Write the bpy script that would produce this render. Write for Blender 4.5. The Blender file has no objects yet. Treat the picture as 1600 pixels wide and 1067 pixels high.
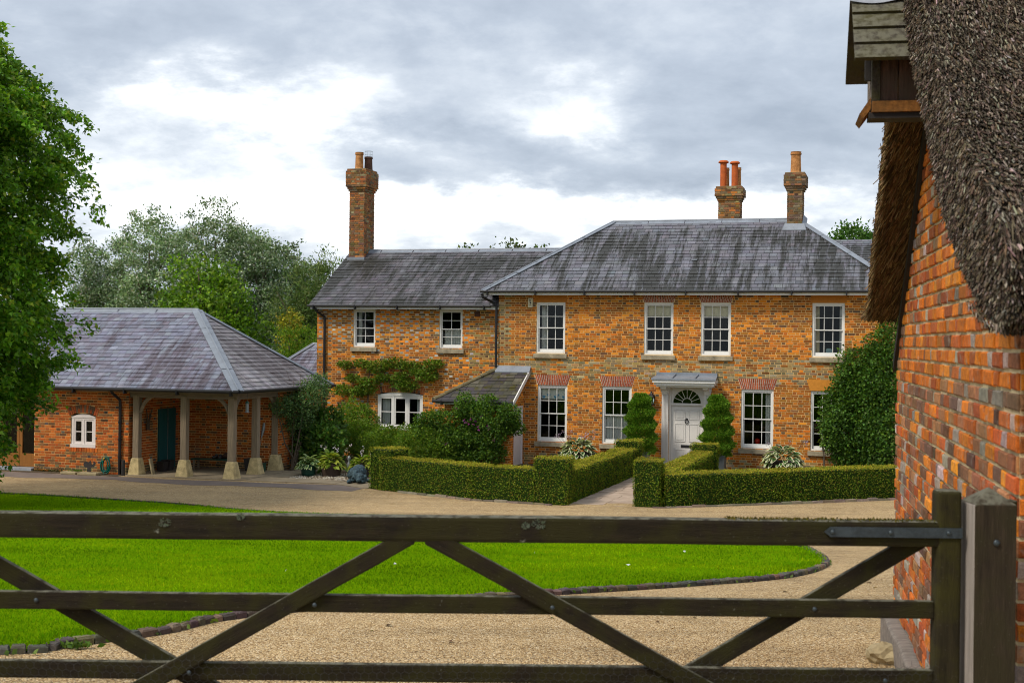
import bpy, bmesh, math, random
import numpy as np
from mathutils import Vector, Matrix, noise as mnoise

# ---------------------------------------------------------------- camera
R = math.radians
scene = bpy.context.scene
COL = scene.collection
CAM_H = 3.9
cam_d = bpy.data.cameras.new("camera")
cam = bpy.data.objects.new("camera", cam_d); COL.objects.link(cam)
cam.location = (0, 0, CAM_H)
cam.rotation_euler = (R(90), -0.0115, 0)
cam_d.sensor_width = 36; cam_d.lens = 36 * 2065 / 1600
cam_d.clip_start = 0.1; cam_d.clip_end = 3000
cam_d.dof.use_dof = True; cam_d.dof.focus_distance = 38; cam_d.dof.aperture_fstop = 7.5
scene.camera = cam

# ---------------------------------------------------------------- view
scene.view_settings.view_transform = 'Standard'
scene.view_settings.look = 'None'
scene.view_settings.exposure = EXPOSURE = 1.15
scene.view_settings.gamma = 1
scene.cycles.use_denoising = True
scene.cycles.filter_width = 1.05
scene.cycles.max_bounces = 7
scene.cycles.diffuse_bounces = 3
scene.cycles.transparent_max_bounces = 12
scene.cycles.caustics_reflective = False
scene.cycles.caustics_refractive = False

class NT:
    """small node-tree writer"""
    def __init__(s, nt): s.t = nt; nt.nodes.clear()
    def n(s, typ, **kw):
        nd = s.t.nodes.new(typ)
        for k, v in kw.items():
            if k.startswith('_'): setattr(nd, k[1:], v)
            else:
                key = int(k[1:]) if k[0] == 'i' and k[1:].isdigit() else k.replace('__', ' ')
                s.set(nd.inputs[key], v)
        return nd
    def set(s, sock, v):
        if isinstance(v, bpy.types.NodeSocket): s.t.links.new(v, sock)
        elif isinstance(v, bpy.types.Node): s.t.links.new(v.outputs[0], sock)
        else:
            if hasattr(sock.default_value, '__len__') and hasattr(v, '__len__') and len(v) == 3 and len(sock.default_value) == 4: v = (*v, 1)
            sock.default_value = v
    def math(s, op, a, b=0.0, c=None, clamp=False):
        nd = s.n('ShaderNodeMath', _operation=op, i0=a, i1=b, _use_clamp=clamp)
        if c is not None: s.set(nd.inputs[2], c)
        return nd.outputs[0]
    def noise(s, vec, scale, detail=4, rough=.55, dist=0.0):
        return s.n('ShaderNodeTexNoise', Vector=vec, Scale=scale, Detail=detail, Roughness=rough, Distortion=dist)
    def ramp(s, fac, stops, interp='LINEAR'):
        nd = s.n('ShaderNodeValToRGB', Fac=fac)
        cr = nd.color_ramp; cr.interpolation = interp
        while len(cr.elements) < len(stops): cr.elements.new(.5)
        for e, (p, c) in zip(cr.elements, stops):
            e.position = p; e.color = (*c, 1) if hasattr(c, '__len__') else (c, c, c, 1)
        return nd.outputs[0]
    def mix(s, fac, a, b, mode='MIX'):
        nd = s.n('ShaderNodeMix', _data_type='RGBA', _blend_type=mode)
        s.set(nd.inputs[0], fac); s.set(nd.inputs[6], a); s.set(nd.inputs[7], b)
        return nd.outputs[2]
    def maprange(s, v, a, b, c=0.0, d=1.0):
        return s.n('ShaderNodeMapRange', i0=v, i1=a, i2=b, i3=c, i4=d).outputs[0]

# ---------------------------------------------------------------- sky and sun
SUN_AZ, SUN_EL = R(235), R(50)     # azimuth clockwise from +Y (the view direction): behind and left of the camera
world = bpy.data.worlds.new("World"); scene.world = world; world.use_nodes = True
w = NT(world.node_tree)
tc = w.n('ShaderNodeTexCoord').outputs['Generated']
sx = w.n('ShaderNodeSeparateXYZ', Vector=tc)
X, Y, Z = sx.outputs
zc = w.math('MAXIMUM', Z, 0.0)
az = w.math('ARCTAN2', X, Y)
den = w.math('ADD', zc, .30)
pv = w.n('ShaderNodeCombineXYZ', X=w.math('DIVIDE', X, den), Y=w.math('DIVIDE', Y, den), Z=3.7)
n1 = w.noise(pv, 2.1, 8, .56, .35).outputs[0]
n2 = w.noise(pv, 6.5, 7, .6, .2).outputs[0]
v = w.math('ADD', w.math('MULTIPLY', n1, .9), w.math('MULTIPLY', n2, .5))      # ~0.7 mean
v = w.math('ADD', v, -0.27)
# cloud banks and breaks, as directions (azimuth, height above the horizon, half widths, weight)
warp = w.noise(pv, 5.0, 6, .62).outputs[1]
wsep = w.n('ShaderNodeSeparateXYZ', Vector=warp)
azw = w.math('ADD', az, w.math('MULTIPLY', w.math('ADD', wsep.outputs[0], -.5), .16))
zw = w.math('ADD', Z, w.math('MULTIPLY', w.math('ADD', wsep.outputs[1], -.5), .085))
def px(x, y): return (x - 800) / 2065, (533 - y) / 2065
for (x, y, sw, sh, wt) in [(340, 205, 180, 52, .33), (470, 165, 170, 45, .26), (880, 185, 120, 55, .30), (620, 90, 120, 40, .10),
                           (330, 300, 260, 60, .13), (150, 110, 190, 75, -.20), (590, 250, 210, 45, -.20), (1000, 255, 230, 50, -.20),
                           (1290, 130, 230, 120, -.22), (760, 30, 260, 50, -.12), (560, 330, 420, 30, .2), (1000, 330, 400, 28, .22), (1180, 320, 150, 40, .12)]:
    a0, z0 = px(x, y)
    q = w.math('ADD', w.math('POWER', w.math('DIVIDE', w.math('SUBTRACT', azw, a0), sw / 2065), 2.0),
               w.math('POWER', w.math('DIVIDE', w.math('SUBTRACT', zw, z0), sh / 2065), 2.0))
    g = w.math('POWER', 2.718, w.math('MULTIPLY', q, -.7))
    v = w.math('MULTIPLY_ADD', g, wt, v)
cloud = w.ramp(v, [(.15, (.195, .225, .27)), (.34, (.256, .288, .335)), (.48, (.33, .36, .40)), (.57, (.42, .445, .475)), (.68, (.56, .575, .59)), (.82, (.68, .68, .68))])
sky = w.n('ShaderNodeTexSky', _sky_type='NISHITA', _sun_disc=False, _sun_elevation=SUN_EL, _sun_rotation=SUN_AZ, _air_density=1.0, _dust_density=2.0)
skyc = w.n('ShaderNodeVectorMath', _operation='SCALE', i0=sky.outputs[0]); skyc.inputs[3].default_value = .10
col = w.mix(.94, skyc.outputs[0], cloud)
bg = w.n('ShaderNodeBackground', Color=col, Strength=1.0)
w.n('ShaderNodeOutputWorld', Surface=bg.outputs[0])

sun_d = bpy.data.lights.new("sun", 'SUN'); sun = bpy.data.objects.new("sun", sun_d); COL.objects.link(sun)
sun_d.energy = 1.5; sun_d.angle = R(14); sun_d.color = (1, .92, .80)
sd = Vector((math.sin(SUN_AZ) * math.cos(SUN_EL), math.cos(SUN_AZ) * math.cos(SUN_EL), math.sin(SUN_EL)))
sun.rotation_euler = sd.to_track_quat('Z', 'Y').to_euler()

# ---------------------------------------------------------------- materials
MATS = {}
def newmat(name):
    m = bpy.data.materials.new(name); m.use_nodes = True; MATS[name] = m
    return m, NT(m.node_tree)
def finish(t, col, rough=.8, spec=.3, bump=None, bstr=.3, bdist=.01, metallic=0.0):
    b = t.n('ShaderNodeBsdfPrincipled')
    t.set(b.inputs['Base Color'], col); t.set(b.inputs['Roughness'], rough); t.set(b.inputs['Metallic'], metallic)
    t.set(b.inputs['Specular IOR Level'], spec)
    if bump is not None:
        bm = t.n('ShaderNodeBump', Strength=bstr, Distance=bdist, Height=bump)
        t.t.links.new(bm.outputs[0], b.inputs['Normal'])
    t.n('ShaderNodeOutputMaterial', Surface=b.outputs[0])
    return b
def plain(name, c, rough=.7, ns=6, amt=.25, fine=60, bstr=.25, spec=.3, metallic=0.0, c2=None, stretch=(1, 1, 1), bdist=.004):
    """one colour broken up by two sizes of noise, in object space"""
    m, t = newmat(name)
    oc = t.n('ShaderNodeTexCoord').outputs['Object']
    mp = t.n('ShaderNodeMapping', Vector=oc, Scale=stretch).outputs[0]
    a = t.noise(mp, ns, 5, .6).outputs[0]; f = t.noise(mp, fine, 3, .6).outputs[0]
    k = t.math('ADD', t.math('MULTIPLY', a, .7), t.math('MULTIPLY', f, .3))
    lo = tuple(x * (1 - amt) for x in c); hi = tuple(x * (1 + amt) for x in (c2 or c))
    finish(t, t.ramp(k, [(.3, lo), (.7, hi)]), rough, spec, f, bstr, bdist, metallic)
    return m
def attrmat(name, rough=.85, ns=12, amt=.35, fine=90, bstr=.35, spec=.25, stain=None, bdist=.004):
    """colour of each piece from the face attribute Col, worn by noise"""
    m, t = newmat(name)
    at = t.n('ShaderNodeAttribute', _attribute_name='Col').outputs[0]
    oc = t.n('ShaderNodeTexCoord').outputs['Object']
    a = t.noise(oc, ns, 5, .65).outputs[0]; f = t.noise(oc, fine, 3, .6).outputs[0]
    k = t.ramp(t.math('ADD', t.math('MULTIPLY', a, .6), t.math('MULTIPLY', f, .4)), [(.3, 1 - amt), (.7, 1 + amt)])
    c = t.mix(1.0, at, k, 'MULTIPLY')
    if stain:
        s = t.noise(oc, stain[0], 6, .65).outputs[0]
        c = t.mix(t.maprange(s, stain[1], stain[1] + .12, 0, stain[2]), c, stain[3])
    finish(t, c, rough, spec, f, bstr, bdist)
    return m
attrmat('brick', ns=14, amt=.2, stain=(1.1, .62, .25, (.22, .19, .13)))
attrmat('barn_brick', ns=38, amt=.55, fine=190, bstr=.9, bdist=.004, stain=(14, .56, .5, (.30, .265, .21)))
attrmat('chimney_brick', ns=14, amt=.35, stain=(4.0, .54, .65, (.15, .125, .03)))
plain('mortar', (.70, .475, .20), .95, 3, .25, 80, .3)
plain('mortar_shed', (.70, .42, .17), .95, 3, .25, 80, .3)
plain('mortar_barn', (.50, .40, .23), .95, 9, .35, 140, .7)
plain('lead', (.20, .225, .265), .45, 3, .25, 25, .2, .5)
plain('white_paint', (.70, .69, .66), .45, 2, .06, 40, .05)
plain('door_paint', (.66, .64, .61), .4, 2, .05, 40, .05)
plain('shed_paint', (.70, .64, .62), .5, 2, .08, 40, .05)
plain('black_paint', (.018, .018, .02), .4, 8, .3, 40, .1)
plain('iron', (.05, .065, .075), .5, 14, .45, 90, .35, .5, .6)
plain('stone', (.25, .21, .14), .9, 5, .4, 70, .5, c2=(.33, .28, .19))
plain('plinth_stone', (.44, .33, .15), .9, 6, .5, 60, .5, c2=(.52, .41, .21))
plain('old_oak', (.235, .18, .12), .85, 4, .35, 40, .5, stretch=(9, 9, .8))
plain('old_oak_beam', (.20, .155, .11), .85, 4, .35, 40, .5, stretch=(.8, 9, 9))
plain('new_oak', (.26, .105, .02), .5, 4, .3, 40, .3, stretch=(9, 9, .8))
plain('teal_paint', (.012, .085, .085), .55, 2, .15, 30, .1)
plain('terracotta', (.45, .10, .02), .75, 5, .3, 50, .2)
plain('terracotta_old', (.34, .12, .03), .85, 9, .5, 50, .3, c2=(.42, .2, .07))
plain('terracotta_dark', (.09, .045, .03), .85, 9, .5, 50, .3)
plain('zinc', (.20, .22, .22), .5, 6, .25, 40, .15, .5, .5)
plain('planter_dark', (.035, .03, .028), .6, 6, .3, 40, .2)
plain('planter_brown', (.07, .045, .035), .7, 6, .3, 40, .2)
plain('planter_green', (.015, .06, .04), .35, 6, .3, 40, .1)
plain('patina', (.022, .042, .050), .5, 14, .6, 45, .9, .5, .4, c2=(.05, .09, .105), bdist=.02)
plain('hose_green', (.0, .12, .09), .4, 20, .2, 40, .1)
plain('bark', (.10, .075, .05), .95, 7, .4, 40, .8, stretch=(4, 4, .7), bdist=.02)
plain('curtain', (.85, .84, .80), .9, 2, .1, 40, .1)
plain('blind', (.80, .72, .50), .9, 10, .12, 40, .1)
plain('blind_white', (.85, .84, .78), .9, 10, .08, 40, .1)
plain('heart_blue', (.16, .42, .68), .8, 10, .1, 40, .1)
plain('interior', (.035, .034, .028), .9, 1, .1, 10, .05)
plain('asphalt', (.17, .135, .115), .9, 1.3, .3, 130, .6, bdist=.01)
plain('paving', (.36, .27, .20), .9, 2.5, .3, 60, .4, c2=(.40, .31, .24))
plain('concrete', (.27, .215, .14), .9, 1.6, .35, 60, .4)
plain('fillet', (.17, .14, .075), .95, 9, .5, 60, .8, bdist=.02)
plain('moss', (.09, .085, .012), 1, 30, .5, 160, .8)
plain('slab_stone', (.32, .26, .15), .9, 5, .35, 70, .5)
plain('red_plastic', (.6, .03, .01), .5)
plain('yellow_plastic', (.55, .34, .05), .5)
plain('pale_blue', (.35, .52, .55), .5)
plain('cream_box', (.55, .50, .33), .6)
plain('straw_dark', (.075, .055, .032), .95, 5, .4, 60, .5)
plain('soil', (.10, .075, .045), 1, 8, .4, 60, .8, bdist=.03)
plain('rim_lead', (.30, .32, .36), .5, 6, .3, 30, .2)

# weathered gate timber: dark, damp, green with algae, lichen spots
def gate_wood(name, base, green, lichen, stretch):
    m, t = newmat(name)
    oc = t.n('ShaderNodeTexCoord').outputs['Object']
    mp = t.n('ShaderNodeMapping', Vector=oc, Scale=stretch).outputs[0]
    g = t.noise(mp, 7, 6, .65).outputs[0]
    gr = t.noise(mp, 45, 4, .6).outputs[0]
    c = t.ramp(g, [(.3, tuple(x * .55 for x in base)), (.5, base), (.72, tuple(x * 1.7 for x in base))])
    al = t.noise(oc, 6.5, 5, .6).outputs[0]
    c = t.mix(t.maprange(al, .42, .58, 0, .9), c, green)
    li = t.noise(oc, 19, 6, .62).outputs[0]
    c = t.mix(t.maprange(li, lichen, lichen + .05, 0, .8), c, (.24, .25, .20))
    sp = t.n('ShaderNodeTexVoronoi', Vector=oc, Scale=60.0).outputs[0]
    c = t.mix(t.maprange(sp, .07, .12, .3, 0), c, (.16, .15, .11))
    up = t.n('ShaderNodeSeparateXYZ', Vector=t.n('ShaderNodeNewGeometry').outputs['Normal']).outputs[2]      # paler upward faces: lichen, plus caught sky light put into the colour
    c = t.mix(t.math('MULTIPLY', t.maprange(up, .45, .8, 0, .8), t.maprange(t.noise(oc, 26, 5, .6).outputs[0], .38, .56, .15, 1)), c, (.17, .165, .125))
    hb = t.math('ADD', t.math('MULTIPLY', gr, .7), t.math('MULTIPLY', g, .6))
    finish(t, c, .85, .2, hb, .8, .006)
gate_wood('gate_wood', (.017, .0122, .0062), (.025, .0225, .0045), .70, (.7, 9, 9))
gate_wood('gate_wood_upright', (.023, .018, .008), (.036, .032, .006), .76, (9, 9, .7))
gate_wood('post_wood', (.036, .026, .016), (.034, .028, .013), .75, (9, 9, .6))
plain('post_lit_side', (.30, .265, .235), .9, 5, .35, 60, .5, stretch=(9, 9, .6))  # paler copy of the post timber, light from the left put into the colour
gate_wood('barn_board', (.050, .042, .031), (.060, .054, .016), .80, (.8, 8, 8))
gate_wood('barn_board_red', (.085, .05, .036), (.08, .06, .04), .85, (8, 8, .8))
gate_wood('barn_sill', (.20, .085, .02), (.15, .07, .02), .9, (.8, 8, 8))
plain('grey_timber', (.22, .19, .165), .9, 6, .45, 40, .9, stretch=(5, .7, 5), bdist=.012)
plain('barge', (.020, .017, .015), .7, 6, .3, 60, .4)

# slates: colour per slate, streaks of algae running down the slope (attribute ab = along, up)
def slate(name, streak, lich, lo, hi, moss=0.0):
    m, t = newmat(name)
    at = t.n('ShaderNodeAttribute', _attribute_name='Col').outputs[0]
    ab = t.n('ShaderNodeAttribute', _attribute_name='ab').outputs['Vector']
    oc = t.n('ShaderNodeTexCoord').outputs['Object']
    abs_ = t.n('ShaderNodeSeparateXYZ', Vector=ab)
    flat = t.n('ShaderNodeCombineXYZ', X=abs_.outputs[0], Y=abs_.outputs[1])
    mp = t.n('ShaderNodeMapping', Vector=flat, Scale=(3.4, .30, 1)).outputs[0]
    s1 = t.noise(mp, 1.0, 6, .72, .05).outputs[0]
    mp2 = t.n('ShaderNodeMapping', Vector=flat, Scale=(.25, .30, 1)).outputs[0]
    s2 = t.noise(mp2, 1.0, 3, .5).outputs[0]
    k = t.math('ADD', t.math('MULTIPLY', s1, .75), t.math('MULTIPLY', s2, .45))
    f = t.noise(oc, 40, 4, .65).outputs[0]
    c = t.mix(1.0, at, t.ramp(f, [(.3, .8), (.7, 1.2)]), 'MULTIPLY')
    top = t.noise(t.n('ShaderNodeMapping', Vector=flat, Scale=(5.5, .05, 1)).outputs[0], 1.0, 4, .6).outputs[0]      # clean band under the lead ridge
    clean = t.maprange(t.math('SUBTRACT', abs_.outputs[2], t.math('MULTIPLY', top, 1.3)), -.25, .0, 0, 1)
    c = t.mix(t.math('MULTIPLY', t.maprange(k, lo, hi, 0, .92), clean), c, streak)
    pale = t.noise(mp, 2.3, 5, .7).outputs[0]
    c = t.mix(t.maprange(pale, .60, .74, 0, .22), c, lich)
    sp = t.noise(oc, 11, 6, .7).outputs[0]
    c = t.mix(t.maprange(sp, .66, .72, 0, .6), c, (.30, .29, .25))
    if moss:
        mo = t.noise(oc, 3.5, 6, .65).outputs[0]
        c = t.mix(t.maprange(mo, .56, .62, 0, moss), c, (.055, .05, .008))
    finish(t, c, .5, .45, f, .25, .004)
slate('slate', (.022, .022, .017), (.17, .175, .20), .545, .63)
slate('slate_shed', (.070, .052, .066), (.27, .30, .37), .58, .68)
slate('slate_porch', (.05, .05, .035), (.2, .19, .14), .62, .72, .9)
slate('slate_hip', (.09, .072, .075), (.42, .40, .41), .56, .70)  # paler copy for the shed's right hip, sky sheen painted in

# glass
m, t = newmat('glass')
fr = t.n('ShaderNodeFresnel', IOR=1.38)
gl = t.n('ShaderNodeBsdfGlossy', Roughness=.015, Color=(.9, .95, .95))
tr = t.n('ShaderNodeBsdfTransparent', Color=(.93, .95, .93))
mxs = t.n('ShaderNodeMixShader', i0=fr.outputs[0], i1=tr.outputs[0], i2=gl.outputs[0])
t.n('ShaderNodeOutputMaterial', Surface=mxs.outputs[0])

# leaves: colour per leaf, thin enough to glow a little
def leafmat(name, trans=.35, rough=.5, spec=.35):
    m, t = newmat(name)
    at = t.n('ShaderNodeAttribute', _attribute_name='Col').outputs[0]
    b = t.n('ShaderNodeBsdfPrincipled', Base__Color=at, Roughness=rough)
    b.inputs['Specular IOR Level'].default_value = spec
    tl = t.n('ShaderNodeBsdfTranslucent', Color=t.mix(1.0, at, (1.15, 1.25, .6), 'MULTIPLY'))
    mx = t.n('ShaderNodeMixShader', i0=trans, i1=b.outputs[0], i2=tl.outputs[0])
    t.n('ShaderNodeOutputMaterial', Surface=mx.outputs[0])
leafmat('leaf', .35, .5, .24); leafmat('leaf_matte', .3, .75, .10); leafmat('grass_blade', .4, .9, .0); leafmat('petal', .3, .8, .1)
attrmat('straw', .9, 20, .3, 120, .3, .15)
attrmat('kerb_stone', .9, 22, .45, 110, .7, .2, stain=(16, .62, .8, (.34, .33, .30)))
attrmat('pebble', .85, 30, .2, 120, .3)

# lawn
m, t = newmat('lawn')
oc = t.n('ShaderNodeTexCoord').outputs['Object']
a = t.noise(oc, .55, 5, .6).outputs[0]; f = t.noise(oc, 9, 6, .7).outputs[0]; ff = t.noise(oc, 90, 3, .7).outputs[0]
k = t.math('ADD', t.math('ADD', t.math('MULTIPLY', a, .45), t.math('MULTIPLY', f, .35)), t.math('MULTIPLY', ff, .2))
finish(t, t.ramp(k, [(.3, (.09, .185, .001)), (.5, (.14, .268, .002)), (.7, (.22, .34, .004))]), 1.0, .0, ff, .9, .03)
# rough grass beyond the drive
m, t = newmat('field')
oc = t.n('ShaderNodeTexCoord').outputs['Object']
a = t.noise(oc, .2, 5, .6).outputs[0]; f = t.noise(oc, 12, 4, .7).outputs[0]
finish(t, t.ramp(t.math('ADD', t.math('MULTIPLY', a, .6), t.math('MULTIPLY', f, .4)), [(.3, (.03, .07, .01)), (.7, (.09, .14, .03))]), .95, .1, f, .8, .05)
# gravel: every stone its own tint
m, t = newmat('gravel')
oc = t.n('ShaderNodeTexCoord').outputs['Object']
oc2 = t.n('ShaderNodeMapping', Vector=oc, Scale=(1, 1, .2)).outputs[0]
vo = t.n('ShaderNodeTexVoronoi', Vector=oc2, Scale=95.0)
vs = t.n('ShaderNodeSeparateColor', Color=vo.outputs['Color'])
a = t.noise(oc, .45, 6, .65).outputs[0]; b_ = t.noise(oc, 3.2, 5, .7).outputs[0]
c = t.ramp(vs.outputs[0], [(0, (.16, .085, .032)), (.22, (.40, .25, .108)), (.55, (.60, .42, .205)), (.85, (.75, .56, .31)), (1, (.86, .73, .51))])
trk = t.noise(t.n('ShaderNodeMapping', Vector=oc, Rotation=(0, 0, .5), Scale=(.25, 1.6, 1)).outputs[0], 1.0, 5, .6).outputs[0]      # wheel-worn bands
k = t.ramp(t.math('ADD', t.math('ADD', t.math('MULTIPLY', a, .3), t.math('MULTIPLY', b_, .35)), t.math('MULTIPLY', trk, .35)), [(.36, .62), (.50, .95), (.62, 1.12)])
c = t.mix(1.0, c, k, 'MULTIPLY')
edge = t.maprange(vo.outputs[0], .40, .80, 1, .45)
c = t.mix(1.0, c, t.n('ShaderNodeCombineColor', Red=edge, Green=edge, Blue=edge), 'MULTIPLY')
finish(t, c, .9, .15, t.math('SUBTRACT', 1.0, vo.outputs[0]), .9, .012)

# ---------------------------------------------------------------- mesh helpers
rng = np.random.default_rng(7)
random.seed(7)
def set_cols(me, cols):
    at = me.attributes.new('Col', 'FLOAT_COLOR', 'FACE')
    c = np.ones((len(me.polygons), 4), np.float32); c[:, :3] = cols
    at.data.foreach_set('color', c.ravel())
def link(name, me, parent=None):
    o = bpy.data.objects.new(name, me); COL.objects.link(o)
    if parent is not None: o.parent = parent
    return o
def empty(name, loc=(0, 0, 0), rz=0.0, parent=None):
    o = bpy.data.objects.new(name, None); COL.objects.link(o); o.location = loc; o.rotation_euler = (0, 0, rz)
    if parent is not None: o.parent = parent
    return o
def tag(o, label=None, cat=None, group=None, kind=None):
    if label: o['label'] = label
    if cat: o['category'] = cat
    if group: o['group'] = group
    if kind: o['kind'] = kind
    return o
def fastmesh(name, V, F, mat, cols=None, parent=None, smooth=False, kind=None):
    """V (n,3), F (m,k) arrays -> object"""
    me = bpy.data.meshes.new(name)
    V = np.asarray(V, np.float32); F = np.asarray(F, np.int32); k = F.shape[1]
    me.vertices.add(len(V)); me.vertices.foreach_set('co', V.ravel())
    me.loops.add(F.size); me.loops.foreach_set('vertex_index', F.ravel())
    me.polygons.add(len(F)); me.polygons.foreach_set('loop_start', np.arange(0, F.size, k, dtype=np.int32))
    try: me.polygons.foreach_set('loop_total', np.full(len(F), k, np.int32))
    except Exception: pass
    me.update(calc_edges=True)
    if cols is not None: set_cols(me, cols)
    me.materials.append(MATS[mat])
    if smooth: me.polygons.foreach_set('use_smooth', np.ones(len(F), bool))
    o = link(name, me, parent)
    if kind: o['kind'] = kind
    return o
BOXF = [(0, 3, 2, 1), (4, 5, 6, 7), (0, 1, 5, 4), (1, 2, 6, 5), (2, 3, 7, 6), (3, 0, 4, 7)]
class MB:
    def __init__(s): s.v = []; s.f = []; s.c = []; s.m = []; s.ab = []
    def add(s, vs, fs, c=(1, 1, 1), m=0, ab=None):
        o = len(s.v); s.v.extend([tuple(p) for p in vs])
        for f in fs: s.f.append(tuple(i + o for i in f)); s.c.append(c); s.m.append(m)
        if ab is not None: s.ab.extend(ab)
    def box(s, x0, x1, y0, y1, z0, z1, c=(1, 1, 1), m=0):
        s.add([(x0, y0, z0), (x1, y0, z0), (x1, y1, z0), (x0, y1, z0), (x0, y0, z1), (x1, y0, z1), (x1, y1, z1), (x0, y1, z1)], BOXF, c, m)
    def hexa(s, p8, c=(1, 1, 1), m=0): s.add(p8, BOXF, c, m)
    def quad(s, a, b, c_, d, c=(1, 1, 1), m=0): s.add([a, b, c_, d], [(0, 1, 2, 3)], c, m)
    def prism(s, poly, axis, t0, t1, c=(1, 1, 1), m=0):
        """2-D polygon extruded along an axis; poly in the other two axes"""
        n = len(poly)
        def p(q, t): return {'x': (t, q[0], q[1]), 'y': (q[0], t, q[1]), 'z': (q[0], q[1], t)}[axis]
        vs = [p(q, t0) for q in poly] + [p(q, t1) for q in poly]
        fs = [tuple(range(n))[::-1], tuple(range(n, 2 * n))] + [(i, (i + 1) % n, n + (i + 1) % n, n + i) for i in range(n)]
        s.add(vs, fs, c, m)
    def tube(s, pts, rad, n=8, c=(1, 1, 1), m=0, caps=True):
        pts = [Vector(p) for p in pts]; rad = rad if hasattr(rad, '__len__') else [rad] * len(pts)
        rings = []; up = Vector((0, 0, 1)); prevx = None
        for i, p in enumerate(pts):
            d = (pts[min(i + 1, len(pts) - 1)] - pts[max(i - 1, 0)]).normalized()
            x = d.cross(up) if prevx is None else prevx - d * prevx.dot(d)
            if x.length < 1e-4: x = d.cross(Vector((1, 0, 0)))
            x.normalize(); y = d.cross(x); prevx = x
            rings.append([p + (x * math.cos(2 * math.pi * k / n) + y * math.sin(2 * math.pi * k / n)) * rad[i] for k in range(n)])
        vs = [q for r in rings for q in r]; fs = []
        for i in range(len(rings) - 1):
            for k in range(n): fs.append((i * n + k, i * n + (k + 1) % n, (i + 1) * n + (k + 1) % n, (i + 1) * n + k))
        if caps: fs += [tuple(range(n))[::-1], tuple((len(rings) - 1) * n + k for k in range(n))]
        s.add(vs, fs, c, m)
    def lathe(s, prof, cx=0, cy=0, n=16, c=(1, 1, 1), m=0):
        vs = [(cx + r * math.cos(2 * math.pi * k / n), cy + r * math.sin(2 * math.pi * k / n), z) for r, z in prof for k in range(n)]
        fs = [(i * n + k, i * n + (k + 1) % n, (i + 1) * n + (k + 1) % n, (i + 1) * n + k) for i in range(len(prof) - 1) for k in range(n)]
        fs += [tuple(range(n))[::-1], tuple((len(prof) - 1) * n + k for k in range(n))]
        s.add(vs, fs, c, m)
    def build(s, name, mats, parent=None, smooth=False, kind=None, label=None):
        me = bpy.data.meshes.new(name); me.from_pydata(s.v, [], s.f)
        for mt in ([mats] if isinstance(mats, str) else mats): me.materials.append(MATS[mt])
        if any(s.m): me.polygons.foreach_set('material_index', s.m)
        set_cols(me, np.array(s.c, np.float32).reshape(-1, 3))
        if s.ab:
            at = me.attributes.new('ab', 'FLOAT_VECTOR', 'POINT'); at.data.foreach_set('vector', np.array(s.ab, np.float32).ravel())
        if smooth: me.polygons.foreach_set('use_smooth', [True] * len(me.polygons))
        me.update()
        o = link(name, me, parent)
        if kind: o['kind'] = kind
        if label: o['label'] = label
        return o
def bevelled(name, sx_, sy_, sz_, mat, parent=None, off=.006, seg=2, loc=(0, 0, 0), rot=(0, 0, 0), jit=0.0, cuts=0):
    bm = bmesh.new(); bmesh.ops.create_cube(bm, size=1)
    for vv in bm.verts: vv.co = (vv.co.x * sx_, vv.co.y * sy_, vv.co.z * sz_)
    if cuts:
        k = max(range(3), key=lambda i: (sx_, sy_, sz_)[i])
        es = [e for e in bm.edges if abs((e.verts[0].co - e.verts[1].co)[k]) > 1e-5]
        bmesh.ops.subdivide_edges(bm, edges=es, cuts=cuts)
    bmesh.ops.bevel(bm, geom=[e for e in bm.edges if e.is_manifold and e.calc_face_angle(0) > .5], offset=off, segments=seg, affect='EDGES', profile=.6)
    if jit:
        for vv in bm.verts:
            q = mnoise.noise_vector(vv.co * 4 + Vector((sx_ * 9, sz_ * 7, loc[0]))); vv.co += q * jit
    me = bpy.data.meshes.new(name); bm.to_mesh(me); bm.free(); me.materials.append(MATS[mat])
    o = link(name, me, parent); o.location = loc; o.rotation_euler = rot
    return o

# leaves ------------------------------------------------------------------
LEAF = {  # outline (x across, y along, z lift), faces
    'oval': (np.array([(0, 0, 0), (.32, .45, .1), (0, 1, -.05), (-.32, .45, .1)]), np.array([(0, 1, 2), (0, 2, 3)])),
    'thin': (np.array([(0, 0, 0), (.13, .5, .05), (0, 1, -.1), (-.13, .5, .05)]), np.array([(0, 1, 2), (0, 2, 3)])),
    'maple': (np.array([(0, 0, 0), (.28, .08, .04), (.62, .18, -.1), (.36, .42, .05), (.50, .78, -.08), (.16, .66, .06), (0, 1.08, -.1),
                        (-.16, .66, .06), (-.50, .78, -.08), (-.36, .42, .05), (-.62, .18, -.1), (-.28, .08, .04)]),
              np.array([(0, 1, 3), (1, 2, 3), (0, 3, 5), (3, 4, 5), (0, 5, 7), (5, 6, 7), (0, 7, 9), (7, 8, 9), (0, 9, 11), (9, 10, 11)])),
    'ivy': (np.array([(0, 0, 0), (.45, .15, .02), (.22, .5, .08), (0, 1, -.08), (-.22, .5, .08), (-.45, .15, .02)]), np.array([(0, 1, 2), (0, 2, 3), (0, 3, 4), (0, 4, 5)])),
    'hosta': (np.array([(0, 0, 0), (.24, .35, .10), (.2, .7, .02), (0, 1, -.18), (-.2, .7, .02), (-.24, .35, .10), (0, .5, 0)]),
              np.array([(0, 1, 6), (1, 2, 6), (2, 3, 6), (3, 4, 6), (4, 5, 6), (5, 0, 6)])),
}
def unit(a): return a / np.maximum(np.linalg.norm(a, axis=1, keepdims=True), 1e-6)
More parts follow.
